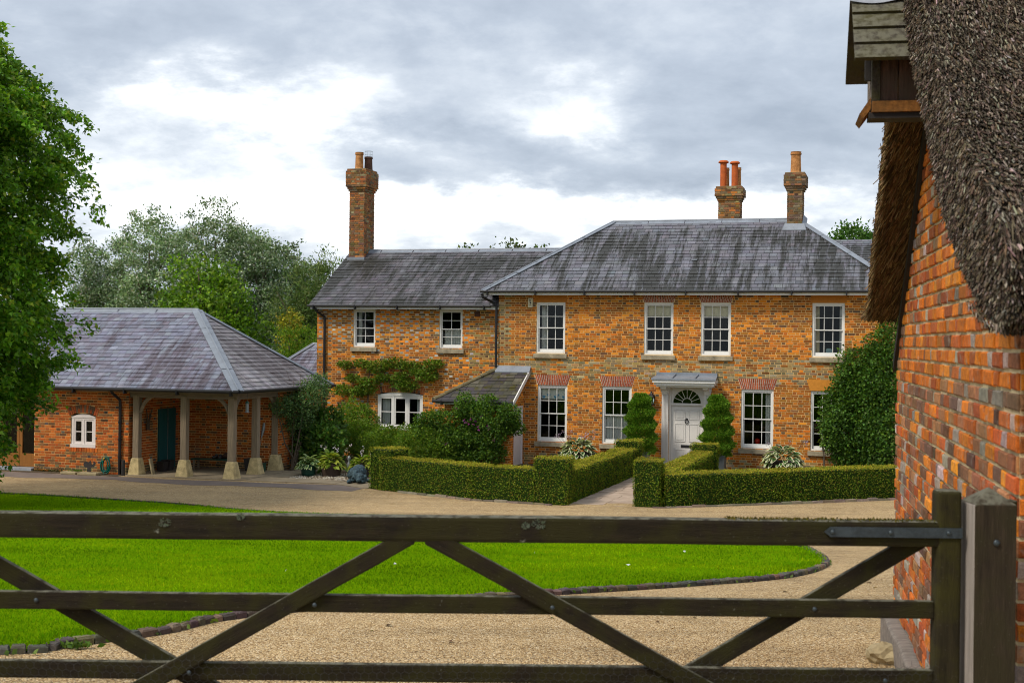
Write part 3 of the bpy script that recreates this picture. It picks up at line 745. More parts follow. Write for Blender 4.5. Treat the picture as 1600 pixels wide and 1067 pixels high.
def casement(parent, x0, x1, h0, h1, rise, v0, lights, mat, rows=2):
    """timber casement with a curved head"""
    mb = MB(); y = v0 + .02; fw = .07
    mb.box(x0, x0 + fw, y, y + .1, h0, h1); mb.box(x1 - fw, x1, y, y + .1, h0, h1); mb.box(x0 - .02, x1 + .02, y - .03, y + .1, h0 - .06, h0 + .04)
    n = 12; cx = (x0 + x1) / 2; top = [(x0 + (x1 - x0) * i / n, h1 + rise * (1 - ((i / n - .5) * 2) ** 2)) for i in range(n + 1)]
    mb.prism([(x0, h1 - .07), (x1, h1 - .07)] + top[::-1], 'y', y + .001, y + .095)
    mb.box(x0, x1, y - .012, y + .002, h1 - .02, h1 + .012)
    pans = []; lw = (x1 - x0 - 2 * fw) / lights
    for k in range(lights):
        a0 = x0 + fw + lw * k; a1 = a0 + lw
        if k: mb.box(a0 - .025, a0 + .025, y + .002, y + .09, h0 + .04, h1 - .07)
        b0, b1 = a0 + (.028 if k else .002), a1 - (.028 if k < lights - 1 else .002); st = .05; za, zb = h0 + .042, h1 - .072
        mb.box(b0, b0 + st, y + .012, y + .07, za, zb); mb.box(b1 - st, b1, y + .012, y + .07, za, zb); mb.box(b0 + st, b1 - st, y + .012, y + .07, za, za + st + .02); mb.box(b0 + st, b1 - st, y + .012, y + .07, zb - st, zb)
        for r in range(1, rows):
            z = za + st + (zb - za - 2 * st) * r / rows; mb.box(b0 + st, b1 - st, y + .02, y + .06, z - .013, z + .013)
        for r in range(rows):
            g0 = za + st + (zb - za - 2 * st) * r / rows; g1 = za + st + (zb - za - 2 * st) * (r + 1) / rows; pans.append((b0 + st, b1 - st, y + .04, g0, g1))
    wo = mb.build('window', mat, parent)
    for (a, b, yy_, c_, d_) in pans:
        p = MB(); p.quad((a, yy_, c_), (b, yy_, c_), (b, yy_, d_), (a, yy_, d_)); p.build('pane', 'glass', wo)
    return wo
def gutter(parent, pts, r=.055, mat='black_paint', name='gutter'):
    mb = MB(); mb.tube(pts, r, 10); d = (Vector(pts[-1]) - Vector(pts[0])); n = max(1, int(d.length / 1.6))
    for i in range(n + 1):
        p = Vector(pts[0]) + d * (i + .15) / (n + .3); mb.box(p.x - .018, p.x + .018, p.y - .06, p.y + .1, p.z - .12, p.z + .02)
    return mb.build(name, mat, parent, smooth=False)
# ---------------------------------------------------------------- the farmhouse
house = empty('farmhouse', HO, -TH)
tag(house, 'two storey orange brick farmhouse with grey slate roofs, lower left wing and white sash windows', 'house')
MW, MD = 12.2, 6.3
upper = [(1.74, .95), (5.21, .92), (6.985, .92), (10.35, .95)]      # centre, width
lower = [(1.82, .97), (3.915, .94), (8.27, .97), (10.33, .95)]
ops = [(c - wd / 2, c + wd / 2, 3.54, 5.16) for c, wd in upper] + [(c - wd / 2, c + wd / 2, .73, 2.52) for c, wd in lower] + [(5.56, 6.64, -.1, 2.56)]
mb = MB()
wall_sheet(mb, (0, 0, 0), (1, 0, 0), (0, 1, 0), 0, MW, -.1, 5.42, ops, .2)
mb.quad((0, 0, -.1), (0, 0, 5.42), (0, MD, 5.42), (0, MD, -.1)); mb.quad((MW, 0, -.1), (MW, MD, -.1), (MW, MD, 5.42), (MW, 0, 5.42)); mb.quad((0, MD, -.1), (0, MD, 5.42), (MW, MD, 5.42), (MW, MD, -.1))
wall_main = mb.build('wall', 'mortar', house)
# rooms behind the windows
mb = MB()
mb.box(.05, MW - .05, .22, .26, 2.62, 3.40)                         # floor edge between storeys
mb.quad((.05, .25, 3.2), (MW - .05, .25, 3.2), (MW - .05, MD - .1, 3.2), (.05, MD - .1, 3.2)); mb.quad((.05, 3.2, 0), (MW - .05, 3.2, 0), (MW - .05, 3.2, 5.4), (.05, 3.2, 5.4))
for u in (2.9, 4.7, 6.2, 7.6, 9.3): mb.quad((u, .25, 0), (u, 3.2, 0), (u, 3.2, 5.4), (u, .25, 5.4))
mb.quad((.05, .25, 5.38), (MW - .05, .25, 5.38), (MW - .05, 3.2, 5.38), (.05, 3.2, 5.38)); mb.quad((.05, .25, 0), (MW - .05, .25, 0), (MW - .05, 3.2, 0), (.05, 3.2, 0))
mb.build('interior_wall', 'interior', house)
ORANGE = [(.58, .168, .012), (.61, .198, .014), (.52, .140, .011), (.62, .215, .018), (.55, .175, .015)]
BROWN = [(.36, .110, .013), (.29, .090, .014), (.42, .135, .015), (.25, .085, .016), (.33, .125, .016)]
GREY = [(.25, .19, .095), (.30, .245, .15), (.20, .155, .085), (.29, .19, .075)]
DARK = [(.16, .08, .038), (.20, .095, .04), (.13, .08, .05)]
def main_col(a, h, isH):
    n = mnoise.noise((a * .55, h * .9, 1.3)); n2 = mnoise.noise((a * 1.7, h * 2.3, 5)); r = random.random()
    if 2.74 + .12 * n2 < h < 3.42 + .1 * n2:                          # greyed band between the storeys
        p = GREY if r < .68 else (BROWN if r < .9 else ORANGE); return col_mix(random.choice(p), .18)
    if h < .34: return col_mix(random.choice(GREY if r < .5 + n2 * .5 else BROWN), .2)
    orange = .44 + .50 * n + .18 * n2 - (.12 if a < .8 and h > 2.6 else 0)
    if isH and r < .22: return col_mix(random.choice(DARK), .2)
    if a < .35 and h > 3.3 and r < .5: return col_mix(random.choice(GREY), .2)
    if r < orange: return col_mix(random.choice(ORANGE), .11)
    return col_mix(random.choice(BROWN if r < .95 else DARK), .14)
arch_ops = [flat_cut(c - wd / 2, c + wd / 2, 2.52, 2.86, .11 if i < 3 else .13) for i, (c, wd) in enumerate(lower)] + [(c - wd / 2 - .05, c + wd / 2 + .05, 5.16, 5.42) for c, wd in upper]
pcs = brick_pieces((0, 0, 0), (1, 0, 0), (0, -1, 0), 0, MW, .0, 5.40, ops + arch_ops, main_col)
emit(pcs, 'brick', 'bricks', 'brick', wall_main)
for i, (c, wd) in enumerate(lower):
    if i < 3: flat_arch(house, c - wd / 2, c + wd / 2, 2.525, 2.86, 0, .11, 19)
    else:
        m_ = MB(); m_.prism([(c - wd / 2 - .02, 2.525), (c + wd / 2 + .02, 2.525), (c + wd / 2 + .13, 2.86), (c - wd / 2 - .13, 2.86)], 'y', -.012, .02, (.55, .22, .03)); m_.build('lintel', 'brick', house)
for i, (c, wd) in enumerate(upper):
    if i in (1, 2): flat_arch(house, c - wd / 2, c + wd / 2, 5.165, 5.40, 0, .08, 19, ((.33, .10, .05), (.28, .085, .045)))
    else:
        m_ = MB(); m_.box(c - wd / 2 - .05, c + wd / 2 + .05, -.012, .02, 5.165, 5.39, (.45, .17, .028)); m_.build('lintel', 'brick', house)
WU = [sash_window(house, c, 3.54, wd, 1.62) for c, wd in upper]
WL = [sash_window(house, c, .73, wd, 1.79) for c, wd in lower]
# dressing of the windows
curtain(WU[0], 1.36, 1.58, 3.6, 5.1, .30); curtain(WU[3], 9.95, 10.08, 3.6, 5.1, .30, 'blind', 4); curtain(WU[3], 10.66, 10.77, 3.6, 5.1, .30, 'curtain', 3)
for k in (1, 2):
    c, wd = upper[k]; m_ = MB(); m_.box(c - .39, c + .39, .19, .205, 4.74, 5.1); m_.build('blind', 'blind', WU[k])
c, wd = lower[0]; m_ = MB(); m_.box(c - .41, c + .41, .185, .20, 2.08, 2.46); bl = m_.build('blind', 'blind_white', WL[0])
for k, hx in enumerate((-.33, -.17, .05, .12, .33)):
    z = 2.14 + .05 * (k % 2); m_ = MB(); x = c + hx
    m_.prism([(x, z - .055), (x + .055, z + .01), (x + .05, z + .045), (x + .02, z + .05), (x, z + .03), (x - .02, z + .05), (x - .05, z + .045), (x - .055, z + .01)], 'y', .179, .1845); m_.build('heart_motif', 'heart_blue', WL[0])
c, wd = lower[1]; curtain(WL[1], c - .4, c + .4, .84, 1.66, .215, 'curtain', 11); curtain(WL[1], c + .3, c + .41, 1.66, 2.45, .3, 'curtain', 3)
c, wd = lower[2]; curtain(WL[2], c + .22, c + .42, .8, 2.46, .30, 'curtain', 5)
m_ = MB(); m_.lathe([(.001, .84), (.05, .86), (.085, .92), (.07, .99), (.02, 1.02), (.001, 1.02)], c - .02, .33, 10); m_.build('red_flower', 'red_plastic', WL[2])
c, wd = upper[3]; m_ = MB(); m_.box(c - .08, c + .1, .24, .32, 3.62, 3.78); m_.box(c - .05, c + .07, .25, .31, 3.78, 3.80); m_.build('box_on_sill', 'pale_blue', WU[3])
# ---- roof over the main block
EV, EB, EL, ER, EH = -.42, 6.62, -.47, 12.70, 5.49
RV, RH = 3.1, 7.96; run = RV - EV; RL, RR = EL + run, ER - run
SL = [(.118, .120, .142), (.135, .137, .160), (.106, .108, .128), (.125, .122, .142), (.148, .150, .172)]
mb = MB(); d = -.012
pA, pB, pC, pD = (EL, EV, EH + d), (ER, EV, EH + d), (ER, EB, EH + d), (EL, EB, EH + d); rl, rr = (RL, RV, RH + d), (RR, RV, RH + d)
mb.add([pA, pB, pC, pD, rl, rr], [(0, 1, 5, 4), (1, 2, 5), (2, 3, 4, 5), (3, 0, 4)], (.03, .03, .034), ab=[(0, 0, 0)] * 6)
roof_main = mb.build('roof', 'slate', house)
pcs = slates((EL, EV, EH), (ER, EV, EH), (RR, RV, RH), (RL, RV, RH), .2, .25, SL) + slates((ER, EV, EH), (ER, EB, EH), (RR, RV, RH), (RR, RV, RH), .2, .25, SL, (20, 0)) + slates((EL, EB, EH), (EL, EV, EH), (RL, RV, RH), (RL, RV, RH), .2, .25, SL, (30, 0))
emit(pcs, 'slate', 'slates', 'slate', roof_main)
s36 = math.atan2(RH - EH, run); cs, sn = math.cos(s36), math.sin(s36)
flashing('ridge_lead', (RL, RV, RH), (RR, RV, RH), .17, 'lead', roof_main, ((0, -cs, -sn), (0, cs, -sn)))
flashing('hip_lead', (EL, EV, EH), (RL, RV, RH), .15, 'lead', roof_main, ((.8, -.45, -.02), (-.45, .8, -.02)))
flashing('hip_lead', (ER, EV, EH), (RR, RV, RH), .15, 'lead', roof_main, ((-.8, -.45, -.02), (.45, .8, -.02)))
m_ = MB(); mz = EH + (1.05 + .42) * (RH - EH) / run; m_.box(6.05, 6.22, 1.0, 1.06, mz + .005, mz + .05); m_.build('roof_vent', 'lead', roof_main)
# soffit, fascia, gutters
mb = MB(); mb.box(EL + .04, ER - .04, EV + .05, EV + .075, 5.375, 5.475); mb.box(EL + .04, EL + .065, EV + .08, EB, 5.375, 5.475); fas = mb.build('fascia', 'white_paint', house)
mb = MB(); mb.box(EL + .05, ER - .05, EV + .08, -.02, 5.425, 5.445); mb.build('soffit', 'white_paint', house)
gutter(house, [(EL - .02, EV - .02, 5.49), (ER + .02, EV - .02, 5.49)], .042)
def downpipe(pts, parent=house, r=.042):
    m_ = MB(); m_.tube(pts, r, 8)
    p0, p1 = Vector(pts[-2]), Vector(pts[-1])
    for k in range(1, 4):
        p = p0 + (p1 - p0) * k / 4; m_.tube([p + Vector((0, 0, -.03)), p + Vector((0, 0, .03))], r * 1.3, 8)
    return m_.build('downpipe', 'black_paint', parent)
downpipe([(EL + .03, EV - .01, 5.42), (EL + .06, EV + .02, 5.30), (-.20, -.10, 5.16), (-.06, -.06, 5.02), (-.06, -.06, 3.02)])
# ---- front door
bevelled('door', .97, .05, 1.97, 'door_paint', house, .004, 1, (6.105, .14, .995)); door = bpy.data.objects['door']
def dpart(name, x0, x1, z0, z1, y0, y1, mat, parent=door):
    m_ = MB(); m_.box(x0, x1, y0, y1, z0, z1); o = m_.build(name, mat, parent); o.location = -Vector(parent.location) if parent is door else (0, 0, 0); return o
for (z0, z1) in ((.12, .62), (.86, 1.42), (1.54, 1.86)):
    for (x0, x1) in ((5.73, 6.06), (6.17, 6.49)):
        m_ = MB(); y = .112      # raised and fielded panel with a moulding around it
        for a, b, c_, e in ((x0, x1, z0, z0 + .02), (x0, x1, z1 - .02, z1), (x0, x0 + .02, z0 + .02, z1 - .02), (x1 - .02, x1, z0 + .02, z1 - .02)): m_.box(a, b, y - .012, y + .01, c_, e)
        m_.box(x0 + .05, x1 - .05, y - .006, y + .01, z0 + .05, z1 - .05); o = m_.build('door_panel', 'door_paint', door); o.location = -Vector(door.location)
dpart('letter_box', 5.93, 6.28, .68, .76, .098, .118, 'black_paint')
m_ = MB(); m_.tube([(6.105 + .05 * math.sin(a), .085, 1.49 + .065 * math.cos(a)) for a in np.linspace(0, 6.28, 14)], .014, 6); m_.lathe([(.001, 1.53), (.03, 1.54), (.03, 1.58), (.001, 1.6)], 6.105, .1, 8); o = m_.build('door_knocker', 'black_paint', door); o.location = -Vector(door.location)
m_ = MB(); m_.lathe([(.001, .655), (.03, .66), (.045, .69), (.03, .72), (.001, .725)], 6.45, .085, 10); o = m_.build('door_knob', 'black_paint', door); o.location = -Vector(door.location)
m_ = MB(); m_.box(5.56, 5.62, .03, .2, 0, 2.56); m_.box(6.59, 6.64, .03, .2, 0, 2.56); m_.box(5.62, 6.59, .05, .2, 1.985, 2.05); m_.box(5.5, 6.7, -.12, .2, -.06, .012); m_.build('door_frame', 'door_paint', house)
# fanlight: half round with spokes, white panel around it
m_ = MB(); cx, cz, rr_ = 6.105, 2.055, .43; N_ = 24
arc = [(cx + rr_ * math.cos(math.pi * i / N_), cz + rr_ * .96 * math.sin(math.pi * i / N_)) for i in range(N_ + 1)]
for i in range(N_):
    (x0, z0), (x1, z1) = arc[i], arc[i + 1]; m_.add([(x0, .09, z0), (x1, .09, z1), (x1, .09, 2.56), (x0, .09, 2.56)], [(0, 1, 2, 3)])
    m_.add([(x0, .09, z0), (x1, .09, z1), (x1, .16, z1), (x0, .16, z0)], [(0, 1, 2, 3)])
m_.quad((5.62, .09, 2.05), (cx - rr_, .09, 2.05), (cx - rr_, .09, 2.56), (5.62, .09, 2.56)); m_.quad((cx + rr_, .09, 2.05), (6.59, .09, 2.05), (6.59, .09, 2.56), (cx + rr_, .09, 2.56))
for k in range(1, 8):
    a = math.pi * k / 8; m_.tube([(cx + .15 * math.cos(a), .125, cz + .15 * math.sin(a)), (cx + rr_ * math.cos(a), .125, cz + rr_ * .96 * math.sin(a))], .011, 6)
m_.tube([(cx + .15 * math.cos(a), .125, cz + .15 * math.sin(a)) for a in np.linspace(0, math.pi, 13)], .012, 6)
fan = m_.build('fanlight', 'door_paint', house)
m_ = MB(); m_.add([(cx, .14, cz)] + [(x, .14, z) for x, z in arc], [(0, i + 1, i + 2) for i in range(N_)]); m_.build('pane', 'glass', fan)
# pilasters with flutes, capitals and plinths
for x0 in (5.345, 6.645):
    m_ = MB(); x1 = x0 + .21
    m_.box(x0, x1, -.05, .01, .2, 2.38)
    for k in range(5): m_.box(x0 + .015 + k * .04, x0 + .037 + k * .04, -.068, -.05, .26, 2.32)
    m_.box(x0 - .02, x1 + .02, -.085, .01, 0, .2); m_.box(x0 - .015, x1 + .015, -.075, .01, 2.38, 2.43); m_.box(x0 - .03, x1 + .03, -.10, .01, 2.43, 2.56); m_.build('pilaster', 'door_paint', house)
# hood: flat lead canopy on brackets with a white moulded edge
m_ = MB()
m_.box(5.24, 6.98, -.50, -.003, 2.565, 2.62); m_.box(5.19, 7.03, -.58, -.003, 2.62, 2.70); m_.box(5.15, 7.07, -.64, -.003, 2.70, 2.775)
for x in (5.36, 6.66): m_.prism([(-.003, 2.30), (-.003, 2.565), (-.42, 2.565), (-.40, 2.50), (-.16, 2.44), (-.10, 2.32)], 'x', x, x + .17)
hood = m_.build('door_hood', 'white_paint', house)
m_ = MB(); m_.add([(5.12, -.67, 2.777), (7.10, -.67, 2.777), (7.10, -.67, 2.83), (5.12, -.67, 2.83), (5.17, -.004, 2.92), (7.05, -.004, 2.92), (7.05, -.004, 2.777), (5.17, -.004, 2.777)], [(0, 1, 2, 3), (3, 2, 5, 4), (1, 6, 5, 2), (0, 3, 4, 7)])
m_.box(5.17, 7.05, -.05, -.004, 2.90, 3.0)
for x in (5.75, 6.45): m_.hexa([(x, -.67, 2.83), (x + .03, -.67, 2.83), (x + .03, -.06, 2.915), (x, -.06, 2.915), (x, -.67, 2.87), (x + .03, -.67, 2.87), (x + .03, -.06, 2.96), (x, -.06, 2.96)])
m_.build('hood_lead', 'lead', hood)

# ---------------------------------------------------------------- left wing
WV = .5; WX0 = -6.62
wops = [(-5.29, -4.49, 3.66, 4.93), (-2.21, -1.40, 3.64, 4.93), (-4.38, -2.76, .97, 2.16)]
mb = MB(); wall_sheet(mb, (0, WV, 0), (1, 0, 0), (0, 1, 0), WX0, 0, -.1, 4.96, wops, .2)
mb.quad((WX0, WV, -.1), (WX0, WV, 4.96), (WX0, 6.7, 4.96), (WX0, 6.7, -.1)); mb.add([(WX0, WV, 4.96), (WX0, 6.7, 4.96), (WX0, 3.6, 6.95)], [(0, 1, 2)]); mb.quad((WX0, 6.7, -.1), (WX0, 6.7, 4.96), (0, 6.7, 4.96), (0, 6.7, -.1))
wall_wing = mb.build('wing_wall', 'mortar', house)
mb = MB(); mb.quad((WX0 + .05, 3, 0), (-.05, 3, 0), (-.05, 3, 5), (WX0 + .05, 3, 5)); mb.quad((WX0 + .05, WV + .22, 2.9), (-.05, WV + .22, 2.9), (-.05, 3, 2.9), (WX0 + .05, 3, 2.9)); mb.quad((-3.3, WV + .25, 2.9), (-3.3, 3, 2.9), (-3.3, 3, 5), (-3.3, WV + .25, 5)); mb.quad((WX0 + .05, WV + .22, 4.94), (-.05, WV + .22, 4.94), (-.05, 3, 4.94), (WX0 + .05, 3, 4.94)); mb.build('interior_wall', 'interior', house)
PALE = [(.30, .30, .28), (.38, .38, .36), (.22, .22, .23), (.27, .25, .20)]
def wing_col(a, h, isH):
    r = random.random(); n = mnoise.noise((a * .6, h * .8, 11)); n2 = mnoise.noise((a * 1.6, h * 2, 4))
    pale = .8 if h > 3.85 + .5 * n and a < -1.2 else (.25 if h > 3.3 else .08)
    if isH: 
        if r < pale: return col_mix(random.choice(PALE), .16)
        if r < pale + .35: return col_mix(random.choice(DARK), .2)
    if a > -1.1 and r < .35: return col_mix(random.choice([(.25, .18, .06), (.22, .15, .055), (.3, .17, .06)]), .15)
    if r < .46 + .4 * n + .15 * n2: return col_mix(random.choice(ORANGE), .14)
    return col_mix(random.choice(BROWN if r < .9 else DARK), .2)
pcs = brick_pieces((0, WV, 0), (1, 0, 0), (0, -1, 0), WX0, -.0, 0, 4.94, wops + [arch_cut(-4.42, -2.72, 2.09, .10, .225)], wing_col)
pcs += brick_pieces((WX0, 0, 0), (0, 1, 0), (-1, 0, 0), WV, 6.7, 0, 4.94, [], wing_col)
emit(pcs, 'brick', 'bricks', 'brick', wall_wing)
for (x0, x1, z0, z1) in wops[:2]: 
    wo = sash_window(house, (x0 + x1) / 2, z0, x1 - x0, z1 - z0, WV, 2, 4)
    if x0 > -3: curtain(wo, x0 + .1, x1 - .1, z0 + .1, z0 + .62, WV + .26, 'curtain', 9)
    else: curtain(wo, x0 + .08, x0 + .22, z0 + .1, z1 - .1, WV + .26, 'curtain', 4)
wlow = casement(house, -4.38, -2.76, .97, 2.07, .09, WV, 3, 'white_paint')
curtain(wlow, -4.3, -4.02, 1.05, 2.0, WV + .26, 'curtain', 5); curtain(wlow, -3.06, -2.86, 1.05, 2.0, WV + .26, 'curtain', 4)
seg_arch(house, -4.42, -2.72, 2.09, .10, .225, WV, 22)
# wing roof
WE, WEH, WRV, WRH = .10, 5.03, 3.6, 7.10; k_ = (WRH - WEH) / (WRV - WE); VX = WX0 - .16
SLW = [(.080, .077, .087), (.095, .09, .10), (.072, .069, .078), (.088, .08, .09), (.108, .104, .116)]
mb = MB(); mb.add([(VX, WE, WEH - .012), (.1, WE, WEH - .012), (2.0, WRV, WRH - .012), (VX, WRV, WRH - .012), (2.0, 7.1, WEH - .012), (VX, 7.1, WEH - .012)], [(0, 1, 2, 3), (3, 2, 4, 5)], (.03, .03, .034), ab=[(0, 0, 0)] * 6)
roof_wing = mb.build('wing_roof', 'slate', house)
pcs = slates((VX, WE, WEH), (-.02, WE, WEH), (1.9, WRV, WRH), (VX, WRV, WRH), .2, .25, SLW, (50.3, .9))
emit(pcs, 'slate', 'slates', 'slate', roof_wing)
flashing('ridge_lead', (VX, WRV, WRH), (1.85, WRV, WRH), .17, 'lead', roof_wing, ((0, -.86, -.51), (0, .86, -.51)))
mb = MB(); mb.box(VX + .05, -.02, WE + .05, WE + .075, 4.92, 5.015); mb.build('fascia', 'white_paint', house)
mb = MB(); mb.box(VX + .05, -.02, WE + .08, WV - .01, 4.965, 4.985); mb.build('soffit', 'white_paint', house)
gutter(house, [(VX - .02, WE - .02, 5.03), (-.30, WE - .02, 5.03)], .042)
downpipe([(WX0 + .10, WE, 4.95), (WX0 + .12, WE + .03, 4.86), (WX0 + .30, WV - .08, 4.66), (WX0 + .30, WV - .07, 4.5), (WX0 + .30, WV - .07, 0)])
m_ = MB(); m_.box(-.98, -.80, WV - .03, WV + .01, 4.70, 4.87)
for k in range(4): m_.box(-.97, -.81, WV - .045, WV - .03, 4.715 + k * .04, 4.74 + k * .04)
m_.build('air_vent', 'terracotta_dark', house)

# ---------------------------------------------------------------- hipped side porch in the corner
mb = MB(); q = .02
PE, PT = 2.04, 3.0
wall_sheet(mb, (.87, 0, 0), (0, 1, 0), (-1, 0, 0), -1.58, 0, -.1, 2.05, [(-1.12, -.12, -.1, 1.86)], .1)
mb.add([(.87, -1.58, 2.05), (.87, 0, 2.05), (.87, 0, 2.93), (.87, -1.58, 2.09)], [(0, 1, 2, 3)])
mb.quad((-1.25, -1.58, -.1), (.87, -1.58, -.1), (.87, -1.58, 2.05), (-1.25, -1.58, 2.05)); mb.quad((-1.25, -1.58, -.1), (-1.25, -1.58, 2.05), (-1.25, WV, 2.05), (-1.25, WV, -.1))
pw = mb.build('porch_wall', 'mortar', house)
pslope = (PT - PE) / 1.8
pcs = brick_pieces((0, -1.58, 0), (1, 0, 0), (0, -1, 0), -1.25, .87, 0, 2.03, [], lambda a, h, H: col_mix(random.choice(ORANGE + BROWN), .2))
pcs += brick_pieces((.87, 0, 0), (0, 1, 0), (1, 0, 0), -1.58, 0, 0, 2.95, [(-1.12, -.12, -.1, 1.86)], lambda a, h, H: col_mix(random.choice(ORANGE + BROWN), .2), slant=lambda h: (max(-1.58, -1.8 + (h + .09 - PE) / pslope) if h > 1.95 else -1.58, 0))
emit(pcs, 'brick', 'bricks', 'brick', pw)
m_ = MB(); m_.box(.80, .845, -1.07, -.17, 0, 1.80); m_.box(.80, .885, -1.12, -1.07, 0, 1.86); m_.box(.80, .885, -.17, -.12, 0, 1.86); m_.box(.80, .885, -1.07, -.17, 1.80, 1.86)
for z0, z1 in ((.15, .8), (.95, 1.65)): m_.box(.845, .855, -.97, -.27, z0, z1)
m_.build('porch_door', 'shed_paint', house)
m_ = MB(); dd = -.012
P1, P2_, P3, P4, P5 = (-1.55, -1.8, PE + dd), (1.08, -1.8, PE + dd), (1.08, -.004, PT + dd), (0.0, -.004, PT + dd), (-1.55, WV, PE + dd)
hipk = (PT - PE) / 1.55
m_.add([P1, P2_, P3, P4, P5, (0, WV, PT + dd)], [(0, 1, 2, 3), (0, 3, 5, 4)], (.1, .1, .1), ab=[(0, 0, 0)] * 6)
porch_roof = m_.build('porch_roof', 'slate_porch', house)
SLP = [(.055, .048, .055), (.045, .04, .043), (.10, .095, .07), (.07, .065, .045), (.085, .078, .055), (.05, .044, .047)]
pcs = slates((-1.55, -1.8, PE), (1.08, -1.8, PE), (1.08, -.004, PT), (0, -.004, PT), .21, .27, SLP, (70, 0), .014)
emit(pcs, 'slate', 'slates', 'slate_porch', porch_roof, n_single=300, key=lambda p: -p[3].z)
pcs = slates((-1.55, WV, PE), (-1.55, -1.8, PE), (0, -.004, PT), (0, WV, PT), .21, .27, SLP, (80, 0), .014)
emit(pcs, 'slate', 'slates', 'slate_porch', porch_roof)
m_ = MB(); pts = [Vector((-1.55, -1.8, PE + .02)) + (Vector((0, -.01, PT + .03)) - Vector((-1.55, -1.8, PE + .02))) * i / 11 for i in range(12)]
for i in range(11):
    a, b = pts[i], pts[i + 1]; k = random.uniform(.05, .075); m_.tube([a + Vector((0, 0, random.uniform(-.01, .015))), b], [k, k * random.uniform(.8, 1.1)], 7)
m_.build('hip_tiles', 'fillet', porch_roof)
m_ = MB(); m_.hexa([(-.05, -.20, PT - .09), (1.10, -.20, PT - .09), (1.10, -.012, PT + .03), (-.05, -.012, PT + .03), (-.05, -.20, PT - .065), (1.10, -.20, PT - .065), (1.10, -.012, PT + .12), (-.05, -.012, PT + .12)]); m_.build('lead_flashing', 'lead', porch_roof)
m_ = MB(); m_.hexa([(1.05, -1.83, PE - .13), (1.085, -1.83, PE - .13), (1.085, -.01, PT - .14), (1.05, -.01, PT - .14), (1.05, -1.83, PE + .012), (1.085, -1.83, PE + .012), (1.085, -.01, PT + .012), (1.05, -.01, PT + .012)]); m_.build('barge_board', 'white_paint', porch_roof)
m_ = MB(); m_.box(-1.5, 1.05, -1.75, -1.725, PE - .12, PE - .02); m_.build('fascia', 'white_paint', porch_roof)
gutter(house, [(-1.57, -1.83, PE - .02), (1.06, -1.83, PE - .02)], .05)
m_ = MB(); m_.box(.875, .96, -.99, -.90, 2.22, 2.36); m_.lathe([(.001, 2.14), (.04, 2.15), (.05, 2.22), (.001, 2.225)], .95, -.95, 8); m_.build('porch_lamp', 'white_paint', house)

# ---------------------------------------------------------------- chimneys
def chimney(u0, u1, v0, v1, zb, zc, zt, colf, lead_z=None):
    mb = MB(); J = .012
    faces = [((u0, v0), (1, 0, 0), (0, -1, 0), u1 - u0), ((u1, v0), (0, 1, 0), (1, 0, 0), v1 - v0), ((u0, v1), (0, -1, 0), (-1, 0, 0), v1 - v0), ((u1, v1), (-1, 0, 0), (0, 1, 0), u1 - u0)]
    mb.box(u0, u1, v0, v1, zb, zt - .02, (.28, .20, .11))
    for (o, ad, nd, L) in faces:
        for p in brick_pieces((o[0], o[1], 0), ad, nd, 0, L, zb, zc, [], colf, proud=J): mb.add(p[0], p[1], p[2])
    lv = [(zc, zc + .075, .035), (zc + .075, zc + .15, .07), (zc + .15, zt - .08, .11), (zt - .08, zt, .075)]
    for (a, b, e) in lv:
        mb.box(u0 - e, u1 + e, v0 - e, v1 + e, a, b - .001, (.24, .18, .09))
        for (o, ad, nd, L) in faces:
            ad_, nd_ = Vector(ad), Vector(nd); oo = Vector((o[0], o[1], 0)) - ad_ * e + nd_ * e
            for p in brick_pieces(oo, ad, nd, 0, L + 2 * e, a, b, [], colf, proud=J * .8): mb.add(p[0], p[1], p[2])
    o = mb.build('chimney', 'chimney_brick', house)
    return o
def pot(ch, u, v, z, h, r, mat, style=0):
    m_ = MB()
    prof = [(r * 1.12, z - .03), (r * 1.12, z + .02), (r, z + h * .1), (r * .9, z + h * .8), (r * .9, z + h * .86), (r * 1.05, z + h * .87), (r * 1.05, z + h * .93), (r * .95, z + h * .94), (r * 1.02, z + h), (r * .7, z + h)]
    if style == 1: prof = [(r * .95, z - .03), (r * .95, z + h * .88), (r * 1.0, z + h * .885), (r * 1.55, z + h * .92), (r * 1.5, z + h * .95), (r * 1.1, z + h), (.01, z + h * 1.01)]
    m_.lathe(prof, u, v, 14); return m_.build('chimney_pot', mat, ch, smooth=False)
def chcol(pal, dark=.3):
    def f(a, h, H):
        r = random.random(); return col_mix(random.choice(DARK if r < dark else pal), .25)
    return f
c1 = chimney(-6.62, -6.05, 3.08, 3.98, 6.7, 9.22, 10.02, chcol([(.30, .10, .03), (.24, .085, .03), (.34, .13, .035), (.20, .10, .05), (.24, .18, .10)], .2))
pot(c1, -6.38, 3.35, 10.02, .62, .15, 'terracotta_old'); p_ = pot(c1, -6.18, 3.72, 10.02, .50, .15, 'terracotta_dark')
m_ = MB()
for k in range(8):
    a = k * .785; m_.tube([(-6.18 + .14 * math.cos(a), 3.72 + .14 * math.sin(a), 10.5), (-6.18 + .14 * math.cos(a), 3.72 + .14 * math.sin(a), 10.72)], .004, 4)
for z in (10.6, 10.72): m_.tube([(-6.18 + .14 * math.cos(a), 3.72 + .14 * math.sin(a), z) for a in np.linspace(0, 6.28, 13)], .005, 4)
m_.build('wire_guard', 'zinc', p_)
m_ = MB(); zf = WEH + (3.08 - WE) * k_; m_.box(-6.66, -6.0, 3.0, 3.08, zf - .12, zf + .06); m_.build('lead_flashing', 'lead', c1)
c2 = chimney(6.46, 7.17, 4.0, 4.62, 7.3, 8.72, 9.20, chcol([(.40, .15, .03), (.30, .11, .03), (.22, .16, .08), (.26, .12, .04), (.28, .2, .1)], .25))
